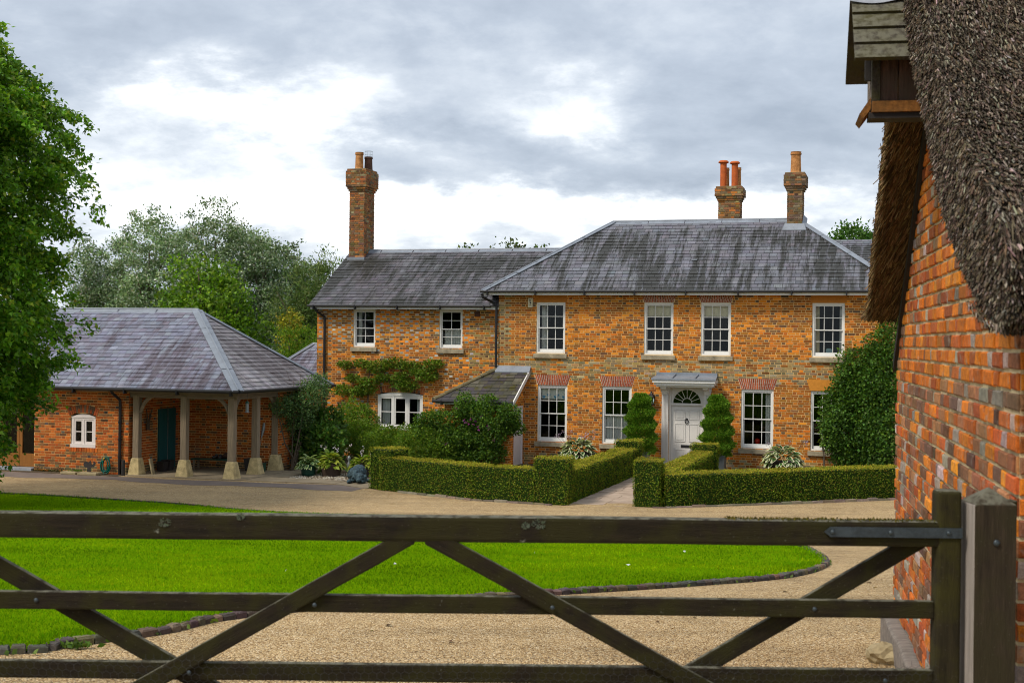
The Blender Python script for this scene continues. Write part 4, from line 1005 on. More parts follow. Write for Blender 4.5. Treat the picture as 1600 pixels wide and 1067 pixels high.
for (u, v, h, r, mt, st) in ((6.60, 4.12, .88, .115, 'terracotta', 1), (6.98, 4.12, .84, .115, 'terracotta', 1), (6.66, 4.5, .68, .09, 'terracotta_old', 0), (7.06, 4.5, .68, .09, 'terracotta_old', 0)): pot(c2, u, v, 9.20, h, r, mt, st)
c3 = chimney(8.86, 9.33, 2.68, 3.36, 7.2, 8.86, 9.44, chcol([(.16, .12, .075), (.20, .145, .085), (.13, .095, .06), (.24, .11, .04), (.11, .08, .055)], .3))
pot(c3, 9.09, 3.0, 9.44, .70, .17, 'terracotta_old')
m_ = MB(); zf = EH + (2.68 - EV) * (RH - EH) / run
m_.hexa([(8.72, 2.50, zf - .10), (9.47, 2.50, zf - .10), (9.47, 2.68, zf + .02), (8.72, 2.68, zf + .02), (8.72, 2.50, zf - .085), (9.47, 2.50, zf - .085), (9.40, 2.66, zf + .13), (8.79, 2.66, zf + .13)])
m_.hexa([(9.34, 2.66, zf - .02), (9.47, 2.66, zf - .02), (9.47, 3.1, RH + .01), (9.34, 3.1, RH + .01), (9.34, 2.66, zf + .13), (9.47, 2.66, zf + .03), (9.47, 3.1, RH + .03), (9.34, 3.1, RH + .16)]); m_.build('lead_flashing', 'lead', c3)
# a roofed rear range that shows past the right hip
m_ = MB(); m_.add([(9.0, 6.3, 6.2), (16.5, 6.3, 6.2), (16.5, 9.3, 7.75), (9.0, 9.3, 7.75), (16.5, 12, 6.2), (9.0, 12, 6.2)], [(0, 1, 2, 3), (3, 2, 4, 5)], (.13, .125, .145), ab=[(a, b, 0) for a, b in ((0, 0), (7, 0), (7, 3), (0, 3), (7, 6), (0, 6))])
rr2 = m_.build('rear_roof', 'slate', house); emit(slates((9.0, 6.3, 6.21), (16.5, 6.3, 6.21), (16.5, 9.3, 7.76), (9.0, 9.3, 7.76), .2, .25, SL, (90, 0)), 'slate', 'slates', 'slate', rr2)
m_ = MB(); m_.box(9.2, 16.3, 6.5, 11.8, 0, 6.2); m_.build('rear_wall', 'mortar', house)
# things fixed on the front
al = MB(); al.box(-.075, .075, -.09, 0, -.15, .15); ab_ = al.build('alarm_box', 'cream_box'); ab_.location = HP(1.08, -.012, 5.14); ab_.rotation_euler.z = -TH
tag(ab_, 'small cream alarm box with black marks under the eaves of the main house', 'alarm box')
for poly in ([(-.035, .09), (.03, .11), (.03, .095), (-.02, .075), (.03, .06), (.03, .045), (-.035, .06)], [(-.03, .02), (.03, .03), (-.03, -.02), (.03, -.03), (.03, -.01), (.0, .0)], [(-.035, -.09), (0, -.045), (.035, -.09), (.02, -.09), (0, -.065), (-.02, -.09)]):
    m_ = MB(); m_.prism(poly, 'y', -.093, -.0905); m_.build('black_mark', 'black_paint', ab_)
def lantern(u, label):
    o = empty('wall_lantern', HP(u, -.012, 2.0), -TH); tag(o, label, 'lantern', 'wall lanterns beside the front door')
    m_ = MB(); m_.box(-.03, .03, -.03, 0, .05, .3); m_.tube([(0, -.02, .28), (0, -.12, .34), (0, -.17, .30)], .012, 6); m_.build('bracket', 'black_paint', o)
    m_ = MB(); m_.lathe([(.14, .24), (.13, .26), (.05, .33), (.03, .36), (.03, .39), (.001, .41)], 0, -.17, 6)
    for k in range(6):
        a = k * 1.047; m_.tube([(.07 * math.cos(a), -.17 + .07 * math.sin(a), 0), (.11 * math.cos(a), -.17 + .11 * math.sin(a), .25)], .008, 5)
    m_.lathe([(.03, -.05), (.08, 0), (.08, .015), (.03, .015)], 0, -.17, 6); m_.build('lantern_frame', 'black_paint', o)
    m_ = MB(); m_.lathe([(.066, .015), (.104, .24)], 0, -.17, 6); m_.build('pane', 'glass', o)
    m_ = MB(); m_.lathe([(.001, .02), (.02, .02), (.02, .14), (.001, .15)], 0, -.17, 8); m_.build('candle', 'white_paint', o)
    return o
lantern(5.04, 'black wall lantern on the left of the front door, clear of the topiary')
lantern(7.22, 'black wall lantern mostly hidden behind the topiary right of the front door')
# ---------------------------------------------------------------- the open-fronted shed on the left
def rebase(o, loc):
    """move a thing's Empty to its base and keep its children where they are"""
    d = Matrix.Rotation(-o.rotation_euler.z, 3, 'Z') @ (Vector(loc) - o.location); o.location = loc
    for c in o.children: c.location = Vector(c.location) - d
shed = empty('cart_shed', HO, -TH)
tag(shed, 'low red brick shed with hipped slate roof on oak posts over an open corner', 'shed')
SV = -8.0; S0 = -17.0
sops = [(-10.32, -9.49, .73, 1.70), (-13.45, -11.54, -.1, 2.1)]
mb = MB(); wall_sheet(mb, (0, SV, 0), (1, 0, 0), (0, 1, 0), S0, -8.42, -.1, 2.40, sops, .25)
mb.quad((-8.42, SV, -.1), (-8.42, -5.3, -.1), (-8.42, -5.3, 2.4), (-8.42, SV, 2.4)); mb.quad((-8.42, -5.3, -.1), (-5.1, -5.3, -.1), (-5.1, -5.3, 2.4), (-8.42, -5.3, 2.4))
mb.quad((-5.1, -5.3, -.1), (-5.1, -2.6, -.1), (-5.1, -2.6, 2.4), (-5.1, -5.3, 2.4)); mb.quad((-5.1, -2.6, -.1), (S0, -2.6, -.1), (S0, -2.6, 2.4), (-5.1, -2.6, 2.4)); mb.quad((S0, SV, -.1), (S0, SV, 2.4), (S0, -2.6, 2.4), (S0, -2.6, -.1))
sw_ = mb.build('wall', 'mortar_shed', shed)
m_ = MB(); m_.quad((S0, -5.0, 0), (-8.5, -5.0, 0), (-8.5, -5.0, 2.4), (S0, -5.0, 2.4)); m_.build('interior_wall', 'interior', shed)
RED = [(.45, .10, .014), (.39, .085, .013), (.50, .13, .018), (.35, .09, .018), (.42, .115, .022)]
def shed_col(a, h, isH):
    r = random.random()
    if isH and r < .10: return col_mix(random.choice([(.06, .05, .05), (.09, .07, .06), (.12, .10, .09)]), .2)
    if h < .2 and r < .6: return col_mix((.15, .115, .06), .2)
    return col_mix(random.choice(RED if r < .82 else [(.17, .08, .035), (.2, .1, .04)]), .18)
pcs = brick_pieces((0, SV, 0), (1, 0, 0), (0, -1, 0), -14.2, -8.42, 0, 2.38, [(-10.32, -9.49, .73, 1.66)] + sops[1:] + [arch_cut(-10.36, -9.45, 1.63, .10, .22), (-10.36, -9.42, .605, .735)], shed_col)
pcs += brick_pieces((-8.42, 0, 0), (0, 1, 0), (1, 0, 0), SV, -5.3, 0, 2.38, [(-6.52, -5.56, -.1, 1.82)], shed_col)
pcs += brick_pieces((0, -5.3, 0), (1, 0, 0), (0, -1, 0), -8.42, -5.1, 0, 2.38, [], shed_col)
pcs += brick_pieces((-5.1, 0, 0), (0, 1, 0), (1, 0, 0), -5.3, -2.6, 0, 2.38, [], shed_col)
emit(pcs, 'brick', 'bricks', 'brick', sw_)
cas = casement(shed, -10.30, -9.51, .79, 1.60, .09, SV, 2, 'shed_paint')
seg_arch(shed, -10.36, -9.45, 1.63, .10, .22, SV, 15, ((.36, .085, .02), (.30, .07, .02), (.12, .07, .04)))
m_ = MB()
for k in range(11): m_.box(-10.36 + k * .086, -10.36 + k * .086 + .072, SV - .02, SV, .61, .725, col_mix(random.choice(RED), .15))
m_.build('brick_sill', 'brick', shed)
# oak glazed doors and step at the far left
for x0 in (-13.43, -12.80, -12.17):
    x1 = x0 + .62; m_ = MB(); y = SV + .18
    m_.box(x0, x0 + .09, y, y + .05, .1, 2.08); m_.box(x1 - .09, x1, y, y + .05, .1, 2.08); m_.box(x0 + .09, x1 - .09, y, y + .05, .1, .48); m_.box(x0 + .09, x1 - .09, y, y + .05, 1.98, 2.08)
    dr = m_.build('oak_door', 'new_oak', shed); m_ = MB(); m_.quad((x0 + .09, y + .025, .48), (x1 - .09, y + .025, .48), (x1 - .09, y + .025, 1.98), (x0 + .09, y + .025, 1.98)); m_.build('pane', 'glass', dr)
    m_ = MB(); m_.box(x1 - .07, x1 - .03, y - .035, y, .36, .42); m_.build('door_handle', 'black_paint', dr)
m_ = MB(); m_.box(-13.5, -11.55, SV - .12, SV + .24, -.02, .085); m_.build('step', 'rim_lead', shed)
# teal double doors inside the open bay
for v0 in (-6.50, -6.03):
    m_ = MB(); m_.box(-8.41, -8.37, v0, v0 + .455, .03, 1.80)
    for k in range(1, 4): m_.box(-8.371, -8.366, v0 + k * .114 - .004, v0 + k * .114 + .004, .05, 1.78)
    m_.build('teal_door', 'teal_paint', shed)
m_ = MB(); m_.box(-8.368, -8.352, -6.048, -6.026, .03, 1.80); m_.build('door_strip', 'zinc', shed)
# posts on stone plinths
def post(u0, v0, name='post'):
    o = bevelled(name, .185, .185, 1.80, 'old_oak', shed, .012, 2, (u0 + .092, v0 + .092, 1.36), jit=.006, cuts=3)
    m_ = MB(); a, b = .10, .025; x0, x1, y0, y1 = u0 - a, u0 + .185 + a, v0 - a, v0 + .185 + a; X0, X1, Y0, Y1 = u0 - b, u0 + .185 + b, v0 - b, v0 + .185 + b; j = lambda: random.uniform(-.012, .012)
    m_.add([(x0 + j(), y0 + j(), 0), (x1 + j(), y0 + j(), 0), (x1 + j(), y1, 0), (x0, y1, 0), (X0, Y0, .47), (X1, Y0, .47), (X1, Y1, .47), (X0, Y1, .47), (X0 + .03, Y0 + .03, .495), (X1 - .03, Y0 + .03, .495), (X1 - .03, Y1 - .03, .495), (X0 + .03, Y1 - .03, .495)],
           [(0, 1, 5, 4), (1, 2, 6, 5), (2, 3, 7, 6), (3, 0, 4, 7), (4, 5, 9, 8), (5, 6, 10, 9), (6, 7, 11, 10), (7, 4, 8, 11), (8, 9, 10, 11)]); m_.build('plinth', 'plinth_stone', shed)
POSTS = [(-8.30, -7.98), (-6.785, -7.98), (-5.305, -7.98), (-5.305, -6.60), (-5.305, -5.36)]
for p in POSTS: post(*p)
bevelled('beam', 3.42, .16, .20, 'old_oak_beam', shed, .012, 2, (-6.74, -7.885, 2.30), jit=.006, cuts=4)
o = bevelled('beam', 2.6, .16, .20, 'old_oak_beam', shed, .012, 2, (-5.21, -6.55, 2.30), (0, 0, R(90)), jit=.006, cuts=4)
def brace(p0, p1, bow):
    m_ = MB(); p0, p1 = Vector(p0), Vector(p1); bow = Vector(bow); n = 7
    pts = [p0 + (p1 - p0) * i / n + bow * math.sin(math.pi * i / n) for i in range(n + 1)]; m_.tube(pts, .06, 4); m_.build('brace', 'old_oak', shed)
brace((-8.12, -7.89, 1.78), (-7.72, -7.89, 2.26), (-.05, 0, .05)); brace((-5.30, -7.89, 1.78), (-5.70, -7.89, 2.26), (.05, 0, .05)); brace((-5.21, -7.80, 1.78), (-5.21, -7.42, 2.26), (0, -.05, .05)); brace((-5.21, -5.36, 1.78), (-5.21, -5.75, 2.26), (0, .05, .05))
# shed roof
sE0, sE1, sEL, sER, sEH = -8.38, -2.20, -18.5, -4.76, 2.45
sRV, sRH = -5.29, 4.73; srun = sRV - sE0; sRR = sER - srun
m_ = MB(); dd = -.012
m_.add([(sEL, sE0, sEH + dd), (sER, sE0, sEH + dd), (sER, sE1, sEH + dd), (sEL, sE1, sEH + dd), (sEL, sRV, sRH + dd), (sRR, sRV, sRH + dd)], [(0, 1, 5, 4), (1, 2, 5), (2, 3, 4, 5), (3, 0, 4)], (.04, .04, .045), ab=[(0, 0, 0)] * 6)
sroof = m_.build('roof', 'slate_shed', shed)
SLS = [(.165, .174, .232), (.178, .190, .246), (.150, .158, .212), (.16, .162, .212), (.20, .212, .268), (.148, .138, .182)]
pf = slates((sEL, sE0, sEH), (sER, sE0, sEH), (sRR, sRV, sRH), (sEL, sRV, sRH), .18, .22, SLS, (110, 0))
emit(pf, 'slate', 'slates', 'slate_shed', sroof, n_single=300, key=lambda p: (p[3].x < -11.2) * 100 + (p[3].z - sEH) + .02 * abs(p[3].x + 7))
SLH = [(.22, .21, .225), (.25, .235, .25), (.19, .178, .195), (.28, .265, .28)]  # hip slates lighter than the front, reflected sky put into their colour
emit(slates((sER, sE0, sEH), (sER, sE1, sEH), (sRR, sRV, sRH), (sRR, sRV, sRH), .18, .22, SLH, (140, 0)), 'slate', 'hip_slates', 'slate_hip', sroof)
flashing('ridge_lead', (sEL, sRV, sRH), (sRR, sRV, sRH), .16, 'lead', sroof, ((0, -.8, -.6), (0, .8, -.6)))
flashing('hip_lead', (sER, sE0, sEH), (sRR, sRV, sRH), .19, 'lead', sroof, ((-.8, -.45, -.02), (.45, .8, -.02)))
flashing('hip_lead', (sER, sE1, sEH), (sRR, sRV, sRH), .16, 'lead', sroof, ((-.8, .45, -.02), (.45, -.8, -.02)))
m_ = MB(); m_.box(sEL, sER - .03, sE0 + .03, sE0 + .05, 2.36, 2.44); m_.box(sER - .05, sER - .03, sE0 + .055, sE1, 2.36, 2.44); m_.box(sEL, sER - .06, sE0 + .06, sE1, 2.405, 2.425); m_.build('soffit', 'old_oak_beam', shed)
gutter(shed, [(sEL, sE0 - .03, 2.44), (sER + .03, sE0 - .03, 2.44)], .05)
m_ = MB(); m_.tube([(sER + .03, sE0 - .02, 2.44), (sER + .03, sE1, 2.44)], .05, 10); m_.build('gutter', 'black_paint', shed)
downpipe([(-8.76, sE0, 2.42), (-8.75, sE0 + .05, 2.33), (-8.66, SV - .07, 2.12), (-8.66, SV - .06, 1.98), (-8.66, SV - .06, .02)], shed)
rebase(shed, HP(-8.4, -8.0, 0))

# ---------------------------------------------------------------- small outbuilding between shed and house
ob = empty('outbuilding', HO, -TH); tag(ob, 'small outbuilding roof of grey slate peeping between the shed and the house', 'outbuilding')
m_ = MB(); m_.box(-8.9, -6.9, 2.0, 6.0, 0, 2.7); m_.build('wall', 'mortar_shed', ob)
m_ = MB(); ap = (-8.05, 3.2, 3.72); ap2 = (-6.9, 3.2, 3.72)
m_.add([(-9.2, 1.9, 2.69), (-6.9, 1.9, 2.69), ap2, ap, (-9.2, 4.5, 2.69), (-6.9, 4.5, 2.69)], [(0, 1, 2, 3), (4, 0, 3), (5, 4, 3, 2)], (.04, .04, .045), ab=[(0, 0, 0)] * 6); r_ = m_.build('roof', 'slate_shed', ob)
emit(slates((-9.2, 1.9, 2.70), (-6.9, 1.9, 2.70), ap2, ap, .18, .22, SLS, (160, 0)), 'slate', 'slates', 'slate_shed', r_)
flashing('hip_lead', (-9.2, 1.9, 2.7), ap, .12, 'lead', r_, ((-.45, .8, 0), (.8, -.45, 0))); flashing('ridge_lead', ap, ap2, .12, 'lead', r_, ((0, -.8, -.6), (0, .8, -.6)))
rebase(ob, HP(-8, 2, 0))

# ---------------------------------------------------------------- thatched barn on the right
BN = Vector((1.8288, 4.75, 0)); BS = Vector((.18977, .98183, 0)); BL = 4.532; BANG = math.atan2(BS.y, BS.x)
barn = empty('thatched_barn', BN, BANG)         # local x along the gable wall away from the camera, local y out of the wall towards the yard
tag(barn, 'thatched barn with an orange and grey brick gable wall beside the gate', 'barn')
def barge_h(s): return 5.585 - .804 * abs(s - BL / 2)
near_lo = [(-.92, 3.99), (-.85, 3.965), (-.6, 3.975), (-.25, 4.05), (.15, 4.19), (.5, 4.35), (.8, 4.53), (1.05, 4.71), (1.3, 4.89), (1.8, 5.22), (2.27, 5.60)]
far_lo = [(2.9, 5.12), (3.4, 4.74), (3.85, 4.40), (4.15, 4.18), (4.35, 4.10), (4.5, 4.12)]
near_up = [(-1.0, 4.08), (-.95, 4.22), (-.75, 4.36), (-.3, 4.55), (.2, 4.78), (.7, 5.08), (1.2, 5.45), (1.8, 5.90), (2.27, 6.28)]
far_up = [(2.9, 5.78), (3.5, 5.28), (4.1, 4.80), (4.45, 4.50), (4.58, 4.34), (4.58, 4.2)]
def wall_top(s):
    xs_ = [p[0] for p in near_lo]; zs_ = [p[1] + .03 for p in near_lo]
    return float(np.interp(s, xs_, zs_)) if s < BL / 2 else barge_h(s) + .05
def bslant(h):
    ss = np.linspace(.0, BL, 400); ok = [s for s in ss if wall_top(s) > h + .03]
    return (min(ok), max(ok)) if ok else (2.2, 2.2)
m_ = MB(); ns_ = 40; top = [(BL * i / ns_, wall_top(BL * i / ns_)) for i in range(ns_ + 1)]
m_.add([(s, 0, 1.6) for s, z in top] + [(s, 0, z) for s, z in top], [(i, i + 1, ns_ + 2 + i, ns_ + 1 + i) for i in range(ns_)])
m_.quad((0, 0, 1.6), (0, -7, 1.6), (0, -7, 4.1), (0, 0, 4.1)); m_.quad((BL, 0, 1.6), (BL, -7, 1.6), (BL, -7, 3.85), (BL, 0, 3.85)); m_.quad((0, -7, 1.6), (BL, -7, 1.6), (BL, -7, 4), (0, -7, 4))
bw = m_.build('wall', 'mortar_barn', barn)
B_OR = [(.50, .145, .012), (.55, .185, .017), (.43, .115, .012)]; B_RED = [(.33, .080, .018), (.28, .066, .018), (.38, .098, .020)]
B_MV = [(.25, .105, .048), (.20, .09, .045), (.30, .14, .06), (.15, .08, .05)]; B_GR = [(.28, .24, .20), (.33, .285, .235), (.21, .175, .15)]
def barn_col(a, h, isH):
    r = random.random(); n = mnoise.noise((a * 1.1, h * 1.6, 2.2))
    if h > 3.70 + .1 * n:
        if isH and r < .20: return col_mix(random.choice(B_GR), .15)
        return col_mix(random.choice(B_OR if r < .62 else (B_RED if r < .88 else B_MV)), .16)
    if h > 3.05:
        return col_mix(random.choice(B_MV if r < .46 else (B_GR if r < .58 else (B_RED if r < .82 else B_OR))), .2)
    return col_mix(random.choice(B_OR if r < .20 else (B_RED if r < .48 else (B_MV if r < .84 else B_GR))), .2)
pcs = brick_pieces((0, 0, 0), (1, 0, 0), (0, 1, 0), 0, BL, 1.72, 5.6, [], barn_col, .075, .015, .013, .006, bslant, .0028, .1, .2)
emit(pcs, 'brick', 'bricks', 'barn_brick', bw, n_single=260, key=lambda p: p[3].x + (1.6 if p[3].z < 3.15 else 0))
pcs = brick_pieces((0, 0, 0), (0, -1, 0), (-1, 0, 0), 0, 3.0, 1.72, 4.1, [], barn_col, .075, .015, .013, .006, None, .0028)
emit(pcs, 'brick', 'bricks', 'barn_brick', bw, n_single=40, key=lambda p: -p[3].y)
# thatch: a thick coat with rounded eaves and verge
prof = near_lo + far_lo + far_up[::-1] + near_up[::-1]
prof = spline(prof, 5, True)
ys_ = [.185, .17, .13, 0, -.3, -.8, -1.6, -3, -7.2]; shr = [.62, .70, .76, .78, .78, .78, .78, .78, .78]
cpt = np.array([np.mean(prof[:, 0]), np.mean(prof[:, 1])]); n = len(prof); V = []
mid = []
for p in prof:   # shrink towards the middle of the coat's thickness, not the section's centre
    s = p[0]; lo = np.interp(s, [q[0] for q in near_lo + far_lo], [q[1] for q in near_lo + far_lo]); up_ = np.interp(s, [q[0] for q in near_up + far_up], [q[1] for q in near_up + far_up]); mid.append((np.clip(s, -.75, 4.5), (lo + up_) / 2))
mid = np.array(mid)
for y, k in zip(ys_, shr):
    for p, c_ in zip(prof, mid):
        q = c_ + (p - c_) * k; nz = mnoise.noise((q[0] * 3, y * 3, q[1] * 3)) * .018; V.append((q[0], y + (.02 * mnoise.noise((q[0] * 2, 0, q[1] * 2)) if y > .1 else 0), q[1] + nz))
F = [(j * n + i, j * n + (i + 1) % n, (j + 1) * n + (i + 1) % n, (j + 1) * n + i) for j in range(len(ys_) - 1) for i in range(n)]
me = bpy.data.meshes.new('thatch'); cap = []
V0 = len(V); V += [tuple((m[0], .19, m[1])) for m in mid]
F += [(i, V0 + i, V0 + (i + 1) % n, (i + 1) % n) for i in range(n)]
me.from_pydata(V, [], F); me.materials.append(MATS['straw_dark']); thatch = link('thatch', me, barn)
# reeds: sticks standing out of the verge and lying down the near slope
def reeds(name, base, dr, ln, rad, cols, parent):
    n = len(base); dr = unit(dr); x = unit(np.cross(dr, np.array([.3, .2, .93]) + rng.normal(0, .2, (n, 3)))); y = np.cross(dr, x); V = []
    for end in (0, 1):
        for k in range(3):
            a = k * 2.094; V.append(base + dr * (ln * end)[:, None] + (x * math.cos(a) + y * math.sin(a)) * (rad * (1 if end == 0 else .8))[:, None])
    V = np.stack(V, 1).reshape(-1, 3); o6 = (np.arange(n) * 6)[:, None]
    F = np.concatenate([o6 + np.array(f)[None] for f in ((0, 1, 4, 3), (1, 2, 5, 4), (2, 0, 3, 5))], 1).reshape(-1, 4)
    cc = np.repeat(cols, 3, axis=0); o = fastmesh(name, V, F, 'straw', cc, parent, kind='stuff')
    return o
THC = [(.105, .080, .056), (.17, .135, .10), (.33, .285, .23), (.06, .045, .031), (.028, .020, .014), (.14, .098, .058)]
up_s = np.array([q[0] for q in near_up]); up_z = np.array([q[1] for q in near_up]); lo_s = np.array([q[0] for q in near_lo]); lo_z = np.array([q[1] for q in near_lo])
# near slope top
n = 62000; s = rng.uniform(-1.0, 2.2, n); y = .22 - np.where(rng.random(n) < .76, rng.random(n) * 1.0, 1.0 + rng.random(n) * 1.6); z = np.interp(s, up_s, up_z) + rng.uniform(-.012, .012, n)
dz = (np.interp(s - .05, up_s, up_z) - np.interp(s + .05, up_s, up_z)) / .1
nrm_ = unit(np.column_stack([dz, np.zeros(n), np.ones(n)])); down = unit(np.column_stack([-np.ones(n), np.zeros(n), dz]))
dr = down * 1 + nrm_ * rng.uniform(.05, .32, n)[:, None] + rng.normal(0, .10, (n, 3))
reeds('reeds', np.column_stack([s, y, z]) - dr * .03, dr, rng.uniform(.03, .07, n), rng.uniform(.0016, .0036, n), palette(n, THC, [.26, .22, .10, .18, .16, .08], .22), thatch)
# near verge face
n = 42000; s = rng.uniform(-1.0, 2.25, n); f_ = rng.random(n); z = np.interp(s, lo_s, lo_z) * (1 - f_) + np.interp(s, up_s, up_z) * f_; z = np.where(s < -.92, rng.uniform(4.0, 4.15, n), z)
base = np.column_stack([s, .205 + rng.uniform(-.02, .01, n) - .05 * (np.abs(f_ - .5) * 2) ** 4, z]); slope_ = np.array([-.82, 0, -.57])
dr = slope_[None] + np.array([0, .55, 0])[None] * rng.uniform(.1, .6, n)[:, None] + rng.normal(0, .10, (n, 3))
reeds('reeds', base, dr, rng.uniform(.03, .07, n), rng.uniform(.0016, .0036, n), palette(n, THC, [.24, .22, .13, .18, .13, .10], .22), thatch)
# near eave butt and its underside lip
n = 12000; y = .22 - rng.random(n) * 2.2; t_ = rng.random(n); bs = np.array([(-.98, 4.2), (-1.0, 4.08), (-.94, 3.99), (-.8, 3.965), (-.5, 3.99), (-.2, 4.06)]); bi = np.linspace(0, 1, len(bs))
base = np.column_stack([np.interp(t_, bi, bs[:, 0]), y, np.interp(t_, bi, bs[:, 1])]); dr = np.array([-.75, 0, -.45])[None] + rng.normal(0, .16, (n, 3))
reeds('reeds', base, dr, rng.uniform(.03, .06, n), rng.uniform(.0018, .0036, n), palette(n, THC, None, .22), thatch)
# far verge face: long combed reeds slanting down and outwards
n = 30000; fs_ = np.array([q[0] for q in [(2.27, 5.6)] + far_lo]); fz_ = np.array([q[1] for q in [(2.27, 5.6)] + far_lo]); us_ = np.array([q[0] for q in [(2.27, 6.28)] + far_up[:-1]]); uz_ = np.array([q[1] for q in [(2.27, 6.28)] + far_up[:-1]])
s = rng.uniform(2.25, 4.56, n); f_ = rng.random(n); z = np.interp(s, fs_, fz_) * (1 - f_) + np.interp(s, us_, uz_) * f_
base = np.column_stack([s, .195 + rng.uniform(-.02, .01, n) - .06 * (np.abs(f_ - .5) * 2) ** 4, z]); dr = np.array([.66, .05, -.74])[None] + rng.normal(0, .07, (n, 3))
THF = [(.16, .10, .042), (.23, .15, .068), (.10, .062, .025), (.32, .225, .11), (.06, .038, .016)]
reeds('reeds', base - dr * .12, dr, rng.uniform(.08, .17, n), rng.uniform(.0016, .003, n), palette(n, THF, [.28, .25, .22, .1, .15], .2), thatch)
# far soffit between bargeboard and verge
n = 9000; s = rng.uniform(2.3, 4.6, n); z = np.interp(s, fs_, fz_); base = np.column_stack([s - .06, rng.uniform(0, .2, n), z + .05]); dr = np.array([.72, .35, -.60])[None] + rng.normal(0, .12, (n, 3))
reeds('reeds', base, dr, rng.uniform(.06, .15, n), rng.uniform(.0025, .0045, n), palette(n, THF, [.28, .2, .27, .05, .2], .2), thatch)
# bargeboards
for sgn in (1,):
    m_ = MB(); P = []
    pts = [(BL / 2, barge_h(BL / 2)), (BL, barge_h(BL))]
    (s0, z0), (s1, z1) = pts; m_.hexa([(s0, .012, z0 - .045), (s1, .012, z1 - .045), (s1, .035, z1 - .045), (s0, .035, z0 - .045), (s0, .012, z0 + .03), (s1, .012, z1 + .03), (s1, .035, z1 + .03), (s0, .035, z0 + .03)]); m_.build('barge_board', 'barge', barn)
# boarded owl box under its own little roof at the peak
box = bevelled('owl_box', .50, .36, .18, 'barn_board_red', barn, .004, 1, (2.24, .13, 5.36))
def bpart(name, mb_, mat): o = mb_.build(name, mat, box); o.location = -Vector(box.location); return o
for k in range(4):
    m_ = MB(); m_.box(1.965, 1.985, -.03 + k * .096, .06 + k * .096, 5.13, 5.42); bpart('board', m_, 'barn_board_red')
m_ = MB(); m_.box(1.955, 2.0, .345, .385, 5.1, 5.44); bpart('corner_post', m_, 'barn_board')
for k in range(4):
    m_ = MB(); m_.box(2.05 + k * .09, 2.075 + k * .09, .36, .38, 5.14, 5.44); bpart('slat', m_, 'grey_timber')
m_ = MB(); m_.box(1.92, 2.05, -.05, .385, 5.085, 5.14); bpart('sill', m_, 'barn_sill'); m_ = MB(); m_.box(1.935, 2.08, -.05, .40, 5.055, 5.083); bpart('base_board', m_, 'barge')
m_ = MB(); m_.hexa([(1.97, .388, 5.11), (2.3, .388, 5.11), (2.3, .425, 5.06), (1.97, .425, 5.06), (1.97, .388, 5.17), (2.3, .388, 5.17), (2.3, .445, 5.085), (1.97, .445, 5.085)]); bpart('landing_board', m_, 'barn_sill')
rs0, rz0, rs1, rz1 = 1.83, 5.32, 2.235, 5.80
for k in range(5):
    a0, a1 = k / 5, (k + 1) / 5 + .03; m_ = MB(); L = lambda a, o: (rs0 + (rs1 - rs0) * a - .765 * o, rz0 + (rz1 - rz0) * a + .645 * o)
    (x0, z0), (x1, z1) = L(a0, .03), L(a1, .012); (x2, z2), (x3, z3) = L(a0, .008), L(a1, 0)
    m_.hexa([(x2, -.5, z2), (x2, .48, z2), (x3, .48, z3), (x3, -.5, z3), (x0, -.5, z0), (x0, .48, z0), (x1, .48, z1), (x1, -.5, z1)]); bpart('roof_board', m_, 'barn_board')
m_ = MB(); m_.hexa([(2.62, -.5, 5.36), (2.62, .48, 5.36), (2.24, .48, 5.79), (2.24, -.5, 5.79), (2.64, -.5, 5.38), (2.64, .48, 5.38), (2.24, .48, 5.82), (2.24, -.5, 5.82)]); bpart('roof_slope', m_, 'barn_board')
m_ = MB(); m_.prism([(2.02, 5.52), (2.235, 5.78), (2.45, 5.52), (2.45, 5.36), (2.02, 5.36)], 'y', .36, .378); bpart('gable_board', m_, 'barn_board')
m_ = MB(); m_.box(2.10, 2.13, .38, .41, 5.28, 5.46); bpart('bracket', m_, 'barge')
m_ = MB(); nsc = 40; pr = []
for i in range(nsc + 1):
    y = -.5 + .99 * i / nsc; dd_ = .02 * abs(math.sin(i / nsc * math.pi * 4)); pr.append((2.235 - .13 - dd_ * .6, y, 5.70 - dd_)); 
top_ = [(2.235, -.5 + .99 * i / nsc, 5.86) for i in range(nsc + 1)]
m_.add(pr + top_, [(i, i + 1, nsc + 2 + i, nsc + 1 + i) for i in range(nsc)]); bpart('ridge_lead', m_, 'rim_lead')
# worn sill timber at the wall's foot
o = bevelled('sill_timber', 4.3, .10, .24, 'grey_timber', barn, .03, 3, (2.35, .05, 1.96), jit=.02, cuts=14)
# boulder by the far corner
bm = bmesh.new(); bmesh.ops.create_icosphere(bm, subdivisions=3, radius=1)
for vv in bm.verts: vv.co = Vector((vv.co.x * .11, vv.co.y * .09, vv.co.z * .075)) * (1 + .35 * mnoise.noise(vv.co * 1.4)) + Vector((0, 0, .02 * mnoise.noise(vv.co * 4)))
me = bpy.data.meshes.new('boulder'); bm.to_mesh(me); bm.free(); me.materials.append(MATS['slab_stone']); o = link('boulder', me); o.location = (2.38, 8.35, gz(8.35) + .055)
tag(o, 'rough grey stone lying at the foot of the barn wall', 'stone')

